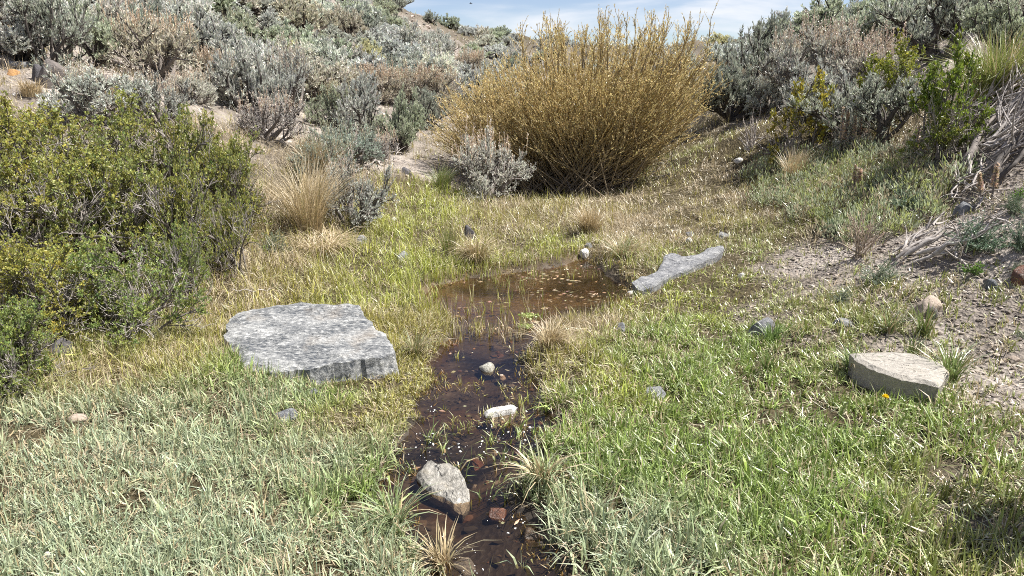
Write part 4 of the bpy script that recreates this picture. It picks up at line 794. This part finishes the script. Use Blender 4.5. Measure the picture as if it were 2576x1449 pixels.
# ------------------------------------------------------------------ dead wood
def snag(name, label, cat, limbs, mat, group=None, twigs=0, seed=0, tw=.35, base_at=None):
    """limbs: (u0,v0, u1,v1, lift0, lift1, radius): lies along the ground between two surveyed points"""
    r = np.random.default_rng(seed); w0 = spot(*base_at); z0 = float(ground(np.array([w0[0]]), np.array([w0[1]]))[0]); off = np.array([w0[0], w0[1], z0])
    root = empty(name, tuple(off)); tag(root, label, cat, group); allp = []
    for u0, v0, u1, v1, l0, l1, rad in limbs:
        a = spot(u0, v0); b = spot(u1, v1); A = np.array([a[0], a[1], 0]); B = np.array([b[0], b[1], 0]); k = 9; t = np.linspace(0, 1, k)[:, None]; P = A * (1 - t) + B * t
        L = np.linalg.norm(B - A); P[:, :2] += (np.cumsum(r.normal(0, 1, (k, 2)), 0) * .04 * L) * np.sin(t * math.pi)
        P[:, 2] = ground(P[:, 0], P[:, 1]) + (l0 * (1 - t) + l1 * t)[:, 0] + rad + np.abs(r.normal(0, .012, k)); P -= off
        V, F = tubes(P[None], (np.linspace(rad, rad * .3, k) * r.uniform(.7, 1.3, k) * np.array([.25] + [1] * (k - 2) + [.35]))[None], 7); link('branch', mesh_arrays('branch', V, F, None, [mat], True), root); allp.append(P)
    if twigs:
        S = np.stack(allp); T = sprout(S, twigs, .25, 1, .45, .1, tw, 5, r, .3); T[:, :, 2] = np.maximum(T[:, :, 2], ground(T[:, :, 0] + off[0], T[:, :, 1] + off[1]) - off[2] + .006)
        V, F = tubes(T, np.linspace(.008, .0025, 5)[None] * r.uniform(.6, 1.3, (len(T), 1)), 4); o = link('twigs', mesh_arrays('twigs', V, F, None, [mat], True), root); o['kind'] = 'stuff'
    return root
r = np.random.default_rng(5)
L = [(2415,455,2515,292,.05,.10,.036),(2500,470,2600,360,.03,.12,.04),(2485,490,2590,390,.03,.1,.028)]
L2 = []
for i in range(44):
    u0 = r.uniform(2430, 2520); v0 = r.uniform(300, 450); le = r.uniform(.6, 1.3); L2.append((u0, v0, u0 + 150 * le, v0 - r.uniform(50, 115) * le, r.uniform(.02, .2), r.uniform(.02, .25), r.uniform(.006, .014)))
snag('dead_brush', 'heap of bleached dead sagebrush limbs sweeping up the right edge', 'dead brush', L2, M_dead, None, 5, 6, .4, (2480, 420))
snag('dead_limb', 'thick dark weathered limb lying across the foot of the dead brush heap', 'dead wood', L[:1], M_wood, None, 3, 7, .25, (2420, 450))
snag('dead_limb', 'pair of thick blackened limbs at the right edge of the dead brush', 'dead wood', L[1:], M_dark, None, 2, 8, .3, (2500, 480))
snag('dead_root', 'tangle of curly pale roots below the thick weathered limb', 'dead wood', [(2400,440,2440,520,.10,.02,.012),(2440,440,2410,510,.12,.02,.010),(2430,430,2480,500,.14,.03,.010),(2395,470,2450,530,.08,.02,.008),(2460,450,2470,525,.14,.03,.010),(2380,480,2440,470,.03,.10,.010)], M_dead, None, 4, 9, .22, (2430, 500))
L3 = [(2250,668,2385,605,.03,.08,.016),(2270,664,2420,612,.03,.10,.018),(2300,660,2450,618,.02,.09,.022),(2265,650,2350,600,.05,.08,.010),(2340,662,2490,610,.04,.12,.016),(2290,674,2410,640,.01,.05,.014),(2370,645,2500,600,.06,.14,.010),(2240,650,2330,615,.02,.06,.008),(2400,652,2430,682,.03,.02,.010)]
snag('fallen_branch', 'bundle of grey fallen branches with split ends below the blue-green herb', 'dead wood', L3, M_dead, None, 6, 10, .18, (2320, 660))
snag('fallen_branch', 'white forked dead branch hanging out of the dark green low bush', 'dead wood', [(300,815,345,720,.02,.24,.012),(320,815,300,760,.02,.14,.008),(345,820,318,770,.02,.14,.006)], M_dead, None, 4, 11, .14, (320, 815))
snag('fallen_branch', 'short white curved stick on the grass between the bush and the slab', 'dead wood', [(425,795,492,790,.05,.02,.009),(470,793,498,812,.02,.01,.005)], M_dead, None, 2, 12, .08, (430, 800))
snag('fallen_branch', 'long pale straight straw lying behind the big slab', 'dead wood', [(585,752,685,748,.05,.05,.005)], M_dead, None, 0, 13, .1, (600, 752))
snag('fallen_branch', 'white crooked stems at the foot of the dark-trunked sagebrush', 'dead wood', [(850,375,945,335,.05,.25,.018),(870,392,935,360,.03,.15,.014),(900,400,965,392,.05,.1,.012),(930,425,1000,395,.02,.08,.012),(960,430,985,400,.02,.1,.010)], M_dead, None, 5, 14, .3, (900, 395))

def twigbush(name, label, u, v, w_, h_, n, mat, seed, up=.6, sub=6, rad=.006):
    r = np.random.default_rng(seed); root = empty(name, (0, 0, 0)); place(root, u, v, w_, h_, 0); sc = root.scale.x; tip = envelope(n, r, .6, .25); b = r.normal(0, .12, (n, 3)) * np.array([1, 1, 0])
    S0 = bez(b, b + (tip - b) * np.array([.4, .4, up]) + r.normal(0, .06, (n, 3)), tip, 6); S1 = sprout(S0, sub, .35, 1, .45, .4, .3, 4, r, .25)
    G = Geo(); V, F = tubes(S0, np.linspace(rad, rad * .4, 6)[None] / sc * np.ones((n, 1)), 4); G.add(V, F, (.4, .33, .26)); V, F = tubes(S1, np.linspace(rad * .4, rad * .22, 4)[None] / sc * np.ones((len(S1), 1)), 3); G.add(V, F, (.44, .35, .27))
    link('twigs', G.mesh('twigs', [mat], True), root)['kind'] = 'stuff'
    e = S1; idx = np.repeat(np.arange(len(e)), 5); p, d = along(e, idx, r.uniform(.4, 1, len(idx))); V, F = leaves(p, nrm(d + r.normal(0, .5, d.shape)), .035, .016, r)
    link('dry_flowers', Geo().add(V, F, vary((.50, .40, .32), len(idx), r, .15)).mesh('dry_flowers', [M_straw]), root)['kind'] = 'stuff'
    return tag(root, label, 'dead shrub')
twigbush('dry_shrub', 'tan dry twiggy shrub at the top of the bare dirt, pale stems bending below', 2160, 655, 150, 150, 22, M_straw, 31, .6, 6, .004)
twigbush('dry_shrub', 'leafless grey twiggy shrub on the crest of the right bank', 1890, 380, 90, 95, 20, M_dead, 32)
twigbush('dry_shrub', 'white slender bare stems rising through the small yellow-green bush', 2000, 415, 90, 140, 9, M_dead, 33, .5, 3, .009)
twigbush('dry_shrub', 'grey bare twigs below the dusky shaded sagebrush on the right', 2120, 400, 150, 85, 22, M_wood, 34)
twigbush('dry_shrub', 'pale leafless twigs on the left slope beside the broad seeded sagebrush', 400, 235, 120, 60, 20, M_dead, 35)
twigbush('dry_shrub', 'thin grey dead twigs in the dirt beside the green tuft and tan boulder', 2270, 815, 90, 50, 14, M_dead, 36, .4, 5, .003)

def mullein(label, u, v, h_, n, spread, seed, grp='dead mullein stalks'):
    x, y, t_ = spot(u, v); H_ = h_ / 724.5 * TY * t_; z = float(ground(np.array([x]), np.array([y]))[0]); r = np.random.default_rng(seed)
    root = empty('mullein_stalk', (x, y, z)); tag(root, label, 'plant', grp)
    for i in range(n):
        ox = (i - (n - 1) / 2) * spread; hh = H_ * r.uniform(.82, 1.05); P = np.stack([np.full(12, ox) + np.linspace(0, 1, 12) * r.normal(0, .02), r.normal(0, .02) + np.zeros(12), np.linspace(-.02, hh, 12)], 1)
        V, F = tubes(P[None], (np.array([.5, .5, .5, .5, .5, .5, .5, .5, .5, .45, .4, .25]) * .014)[None], 6); o = link('stalk', mesh_arrays('stalk', V, F, None, [M_wood], True), root)
        m = 90; q = r.uniform(.35, .98, m); a = r.uniform(0, 6.28, m); d = np.stack([np.cos(a), np.sin(a), np.full(m, .5)], 1); p = np.stack([np.interp(q, np.linspace(0, 1, 12), P[:, 0]), np.full(m, P[0, 1]), q * hh], 1)
        V, F = leaves(p, nrm(d), .030 * (1.2 - .5 * q), .022, r, .4); link('seed_head', mesh_arrays('seed_head', V, F, vary((.60, .48, .36), m, r, .2), [M_straw]), root)['kind'] = 'stuff'
mullein('row of upright tan dead stalks behind the small round sagebrush', 2137, 395, 118, 6, .045, 51, None)
mullein('tall lone dead mullein stalk on the right bank', 2296, 425, 110, 1, .05, 52)
mullein('shorter dead stalk left of the tall lone mullein', 2262, 420, 60, 1, .05, 53)
mullein('reddish-brown dead stalk in front of the dead brush heap', 2500, 505, 105, 1, .05, 54)
mullein('thin dead stalk left of the reddish-brown one', 2468, 510, 75, 1, .05, 55)
mullein('pale dead stalk standing in dry grass above the tan dry shrub', 2155, 500, 85, 2, .06, 56)

# dandelion
x, y, t_ = spot(2221, 1040); z = float(ground(np.array([x]), np.array([y]))[0]); root = empty('dandelion', (x, y, z)); tag(root, 'single yellow dandelion flower in the grass below the sandstone block', 'flower')
V, F = tubes(np.array([[[0, 0, 0], [.004, 0, .04], [.0, 0, .085]]]), np.full((1, 3), .002), 5); link('stem', mesh_arrays('stem', V, F, np.tile((.16, .22, .08), (len(V), 1)), [M_leaf], True), root)
r = np.random.default_rng(3); n = 60; a = np.linspace(0, 6.28 * 3, n); el = np.repeat([.15, .5, 1.0], 20); d = np.stack([np.cos(a) * np.cos(el), np.sin(a) * np.cos(el), np.sin(el)], 1); V, F = leaves(np.tile([0, 0, .083], (n, 1)), d, .017, .006, r, .1, .8)
link('petals', mesh_arrays('petals', V, F, np.tile((.80, .62, .02), (len(V), 1)), [M_leaf]), root)['kind'] = 'stuff'

# weedy ground cover over the right bank: too mixed to count
r = np.random.default_rng(88); G = Geo(); COVER = survey([(1960,400),(2120,400),(2300,400),(2420,470),(2330,560),(2260,600),(2120,600),(1960,540),(1900,450)])
x = r.uniform(1.5, 5, 5000); y = r.uniform(4.5, 10, 5000); ok = sd_poly(x, y, COVER) + (fbm(xy(x * 2, y * 2), 91, 3) - .5) * .8 < 0; x, y = x[ok][:420], y[ok][:420]; n = len(x); z = ground(x, y); k = 46
pick = r.integers(0, 4, n); base_c = np.array([(.36, .42, .24), (.42, .46, .32), (.38, .42, .16), (.50, .43, .30)])[pick]; H_ = r.uniform(.08, .26, n); e = envelope(n * k, r, .3, .1) * np.repeat(np.stack([H_ * .7, H_ * .7, H_], 1), k, 0)
p = np.repeat(np.stack([x, y, z], 1), k, 0) + e; d = nrm(e + UP * .08 + r.normal(0, .06, e.shape)); V, F = leaves(p, d, r.uniform(.03, .07, n * k), r.uniform(.006, .016, n * k), r); G.add(V, F, np.repeat(base_c, k * 4, 0) * r.uniform(.7, 1.3, (n * k, 1)).repeat(4, 0))
S_ = bez(np.repeat(np.stack([x, y, z], 1), 5, 0), np.repeat(np.stack([x, y, z], 1), 5, 0) + e.reshape(n, k, 3)[:, :5].reshape(-1, 3) * .5 + UP * .03, np.repeat(np.stack([x, y, z], 1), 5, 0) + e.reshape(n, k, 3)[:, :5].reshape(-1, 3), 4)
V, F = tubes(S_, np.full((len(S_), 4), .0025), 3); G.add(V, F, (.40, .34, .25)); link('ground_cover', G.mesh('ground_cover', [M_leaf]), kind='stuff')

# bird
a, b, c = map(float, view_dir(1185, 10)); t_ = 30; G = Geo()
body = np.array([[0, -.13, 0], [0, -.06, .01], [0, .02, .01], [0, .10, 0], [0, .19, -.005]]); V, F = tubes(body[None], np.array([[.012, .032, .038, .024, .018]]), 7); G.add(V, F, (.03, .03, .032))
for s in (-1, 1):
    w_ = np.array([[s * .02, -.04, .015], [s * .02, .05, .015], [s * .16, -.07, .08], [s * .16, .03, .08], [s * .30, .03, .05], [s * .02, -.04, .005], [s * .02, .05, .005], [s * .16, -.07, .072], [s * .16, .03, .072]])
    G.add(w_, [[0, 1, 3], [0, 3, 2], [2, 3, 4], [5, 8, 6], [5, 7, 8], [7, 4, 8]], (.03, .03, .032))
o = link('bird', G.mesh('bird', [M_vcol])); o.scale = (.42,) * 3; o.location = (a * t_, b * t_, CAM_H + c * t_); o.rotation_euler = (.1, .2, 1.2); tag(o, 'small dark bird flying in the sky left of the willow', 'bird')

# watercress mats floating on the creek
for i, (lb, u, v, w_) in enumerate([('light green floating leaf mat in the creek, farther of two', 1333, 798, 46), ('light green floating leaf mat in the creek, nearer of two', 1322, 824, 30)]):
    r = np.random.default_rng(90 + i); x, y, t_ = march(u, v, lambda a, b: water_z(b)); R_ = w_ / 1288 * TX * t_ / 2; n = 90; q = np.sqrt(r.random(n)) * R_; a = r.uniform(0, 6.28, n); p = np.stack([np.cos(a) * q, np.sin(a) * q * .8, r.uniform(.004, .02, n)], 1); a2 = r.uniform(0, 6.28, n)
    V, F = leaves(p, np.stack([np.cos(a2), np.sin(a2), r.normal(.05, .12, n)], 1), .024, .02, r, .1, .5); o = link('watercress', mesh_arrays('watercress', V, F, vary((.42, .48, .16), n, r, .15), [M_leaf])); o.location = (x, y, float(water_z(y))); tag(o, lb, 'water plant')

# ------------------------------------------------------------------ small loose stuff
def loose(name, n, box, keep, size, cols, mat, seed, flat=.55, lift=.3, zfun=ground, sub=1):
    r = np.random.default_rng(seed); x = r.uniform(box[0], box[1], n); y = r.uniform(box[2], box[3], n); k = keep(x, y, r); x, y = x[k], y[k]; n = len(x); z = zfun(x, y)
    V0, F0 = ICO[sub]; s = size[0] * (1 + (size[1] / size[0] - 1) * r.random(n) ** 3); q = r.uniform(.55, 1.35, (n, len(V0), 1))
    sc = np.stack([s * r.uniform(.7, 1.4, n), s * r.uniform(.7, 1.4, n), s * r.uniform(flat * .6, flat * 1.4, n)], 1); V = V0[None] * q * sc[:, None]; a = r.uniform(0, 6.28, n); ca, sa = np.cos(a)[:, None], np.sin(a)[:, None]
    V = np.stack([V[..., 0] * ca - V[..., 1] * sa, V[..., 0] * sa + V[..., 1] * ca, V[..., 2]], -1) + np.stack([x, y, z + sc[:, 2] * lift], 1)[:, None]
    F = F0[None] + (np.arange(n) * len(V0))[:, None, None]; ci = r.integers(0, len(cols), n); K = np.array(cols)[ci] * r.uniform(.7, 1.25, (n, 1))
    return link(name, mesh_arrays(name, V, F, np.repeat(K, len(V0), 0), [mat]), kind='stuff')
def bare(lim):
    def f(x, y, r): p = plots(x, y); return (r.random(len(x)) < np.clip((lim - p[:, 3]) / lim, 0, 1) ** 1.0) & (wet(x, y) > .1) & (np.abs(x) < y * .85 + .8)
    return f
loose('soil_clods', 42000, (.8, 4.6, 2.2, 8.5), bare(.62), (.003, .017), [(.32, .27, .23), (.27, .23, .195), (.22, .185, .16), (.40, .355, .31), (.10, .085, .07), (.16, .135, .115)], M_vcol, 401)
loose('gravel', 6000, (-9, 6, 7.0, 16), bare(.5), (.010, .05), [(.42, .35, .30), (.34, .28, .24), (.25, .22, .20), (.50, .46, .42)], M_vcol, 402)
loose('scree', 2200, (-14, -1, 14, 36), lambda x, y, r: (x < -y * .02) & (x > -.75 * y), (.03, .10), [(.42, .35, .30), (.34, .28, .24), (.25, .22, .20)], M_vcol, 403)
loose('creek_pebbles', 1800, (-.8, 1.6, 1.7, 5.2), lambda x, y, r: wet(x, y) < -.01, (.005, .026), [(.05, .04, .03), (.08, .06, .045), (.10, .055, .035), (.03, .025, .02), (.16, .14, .12)], M_vcol, 404, .5, .1)
loose('foam_bubbles', 1500, (-.5, .9, 1.7, 3.4), lambda x, y, r: (wet(x, y) < -.02) & (fbm(xy(x * 4, y * 4), 55, 2) > .50), (.0016, .0062), [(.78, .78, .76)], M_vcol, 405, .8, .5, lambda x, y: water_z(y), 1)
# flakes and broken straws afloat on the pool
r = np.random.default_rng(406); n = 16000; x = r.uniform(-.9, 2, n); y = r.uniform(2.4, 7.2, n); k = (wet(x, y) < .0) & (r.random(n) < np.where(y > 4.2, np.clip((fbm(xy(x * 2.0, y * 5.0), 57, 4) - .47) * 6, .02, .9) * .6, .04)); x, y = x[k], y[k]; n = len(x); a = r.normal(0, .6, n)
V, F = leaves(np.stack([x, y, water_z(y) + .003], 1), np.stack([np.cos(a), np.sin(a), r.normal(0, .03, n)], 1), r.uniform(.010, .05, n), r.uniform(.004, .013, n), r, .1, .5)
link('floating_debris', mesh_arrays('floating_debris', V, F, vary((.40, .29, .17), n, r, .3), [M_straw]), kind='stuff')

# ------------------------------------------------------------------ grass
def foot_free(x, y):
    ok = np.ones(len(x), bool)
    for a, b, q in FOOT: ok &= (x - a) ** 2 + (y - b) ** 2 > q * q
    for P in FOOTP:
        bb = np.array(P); m = (x > bb[:, 0].min()) & (x < bb[:, 0].max()) & (y > bb[:, 1].min()) & (y < bb[:, 1].max())
        if m.any(): s = np.full(len(x), 9.); s[m] = sd_poly(x[m], y[m], P); ok &= s > .0
    return ok
STRAW = np.array([(.46, .375, .22), (.50, .395, .26), (.38, .31, .175), (.54, .47, .33)])
def sward(name, y0, y1, tufts, per, seed, k, rad, lscale=1.0, wscale=1.0, xlim=None, dryonly=None):
    r = np.random.default_rng(seed); n = tufts; y = np.sqrt(r.uniform(y0 ** 2, y1 ** 2, n)); x = r.uniform(-1, 1, n) * (y * .82 + .45)
    p = plots(x, y); w = wet(x, y); pn = fbm(xy(x * 5, y * 5), 61, 3)
    dens = p[:, 3] * (1.2 - 1.0 * (1 - sstep(.34, .50, pn))) * np.where(w < .02, np.where((y > 4.3) & (x < .25), .10, np.where((y > 2.75) & (y < 3.7), .05, .012)), 1)
    k_ = (r.random(n) < dens); x, y, p, w = x[k_], y[k_], p[k_], w[k_]; n = len(x)
    x = np.repeat(x, per); y = np.repeat(y, per); p = np.repeat(p, per, 0); thd = r.uniform(0, 6.28, n); N_ = n * per
    a = r.uniform(0, 6.28, N_); q = np.abs(r.normal(0, rad, N_)); x = x + np.cos(a) * q; y = y + np.sin(a) * q
    k_ = foot_free(x, y); x, y, p, a = x[k_], y[k_], p[k_], a[k_]; N_ = len(x); tid = np.repeat(np.arange(n), per)[k_]
    w = wet(x, y); z = np.where(w < .03, np.maximum(ground(x, y), water_z(y) - .01), ground(x, y))
    dry = r.random(N_) < p[:, 6] * (.85 + .6 * (fbm(xy(x * 2.3, y * 2.3), 63, 3) > .5)); tint = np.clip(r.normal(1, .20, n), .55, 1.5)[tid]
    yel = r.random(N_)[:, None]; pale = (r.random((N_, 1)) < .14) * .5; col = p[:, :3] * tint[:, None] * (1 + r.normal(0, .20, (N_, 1))); col = col * (1 - pale) + np.array((.50, .52, .36)) * pale; col = col * (1 - .12 * yel * np.array([-1.2, 0, 1.0])); col = np.where(dry[:, None], STRAW[r.integers(0, 4, N_)] * (1 + r.normal(0, .12, (N_, 1))), col)
    L = p[:, 4] * r.uniform(.5, 1.4, N_) * lscale * np.clip(r.normal(1, .2, n), .6, 1.6)[tid]; Wd = p[:, 5] * np.clip(np.exp(r.normal(-.22, .42, N_)), .3, 1.7) * wscale * np.where(dry, .75, 1)
    lean = np.clip(np.abs(r.normal(.66, .48, N_)), .03, 1.55); lean = np.where(dry, np.clip(lean * 1.6, .1, 1.62), lean); wl = (y > 4.3) & (w < .10); lean = np.where(wl, lean * .35, lean)
    az = np.where(r.random(N_) < .45, a, thd[tid] + r.normal(0, .6, N_)) 
    V, F, K = blades(np.stack([x, y, z - .004], 1), az, lean, L, Wd, np.clip(col, .01, .9), k, r, .75)
    link(name, mesh_arrays(name, V, F, K, [M_grass]), kind='stuff'); return len(F)
T = 0
T += sward('grass', 1.5, 4.6, 46000, 8, 501, 2, .022, .86, 1.12)
T += sward('meadow_grass', 4.4, 8.2, 34000, 6, 502, 2, .03, 1.0, 1.15)
T += sward('upper_grass', 8.0, 13, 22000, 5, 503, 2, .05, 1.0, 1.5)
T += sward('hillside_grass', 12, 40, 16000, 6, 504, 1, .10, 1.1, 3.0)
# short moss and thatch at the creek edge
r = np.random.default_rng(505); n = 60000; y = np.sqrt(r.uniform(2.2, 49, n)); x = r.uniform(-1.3, 1.5, n); w = wet(x, y); pn = fbm(xy(x * 4, y * 4), 71, 3); k = (w > -.07) & (w < .18) & (pn > .44) & foot_free(x, y); x, y, w, pn = x[k], y[k], w[k], pn[k]; n = len(x)
mc = np.array([(.26, .15, .03), (.22, .20, .035), (.30, .22, .07)])[np.clip(((pn - .44) * 18).astype(int), 0, 2)] * (1 + r.normal(0, .2, (n, 1)))
V, F, K = blades(np.stack([x, y, np.maximum(ground(x, y), water_z(y) - .004)], 1), r.uniform(0, 6.28, n), np.abs(r.normal(.6, .4, n)), r.uniform(.012, .035, n), np.full(n, .005), np.clip(mc, .01, .9), 1, r)
link('moss', mesh_arrays('moss', V, F, K, [M_grass]), kind='stuff')
# flat thatch of old straw between the blades
r = np.random.default_rng(506); n = 70000; y = np.sqrt(r.uniform(2.4, 90, n)); x = r.uniform(-1, 1, n) * (y * .8 + .3); p = plots(x, y); k = (r.random(n) < .35 + .75 * p[:, 6]) & (r.random(n) < .35 + p[:, 3]) & (wet(x, y) > .03) & foot_free(x, y); x, y, p = x[k], y[k], p[k]; n = len(x)
V, F, K = blades(np.stack([x, y, ground(x, y) + .003 + r.random(n) * .02], 1), r.uniform(0, 6.28, n), r.normal(1.5, .12, n), r.uniform(.04, .12, n), np.full(n, .0035), STRAW[r.integers(0, 4, n)] * r.uniform(.6, 1.05, (n, 1)), 1, r, .1)
link('thatch', mesh_arrays('thatch', V, F, K, [M_grass]), kind='stuff')
print('grass tris', T, 'total', sum(len(o.data.polygons) for o in bpy.data.objects if o.type == 'MESH'), 'unique', sum(len(m.polygons) for m in bpy.data.meshes))

print(sorted([(len(m.polygons), m.name) for m in bpy.data.meshes])[-14:])
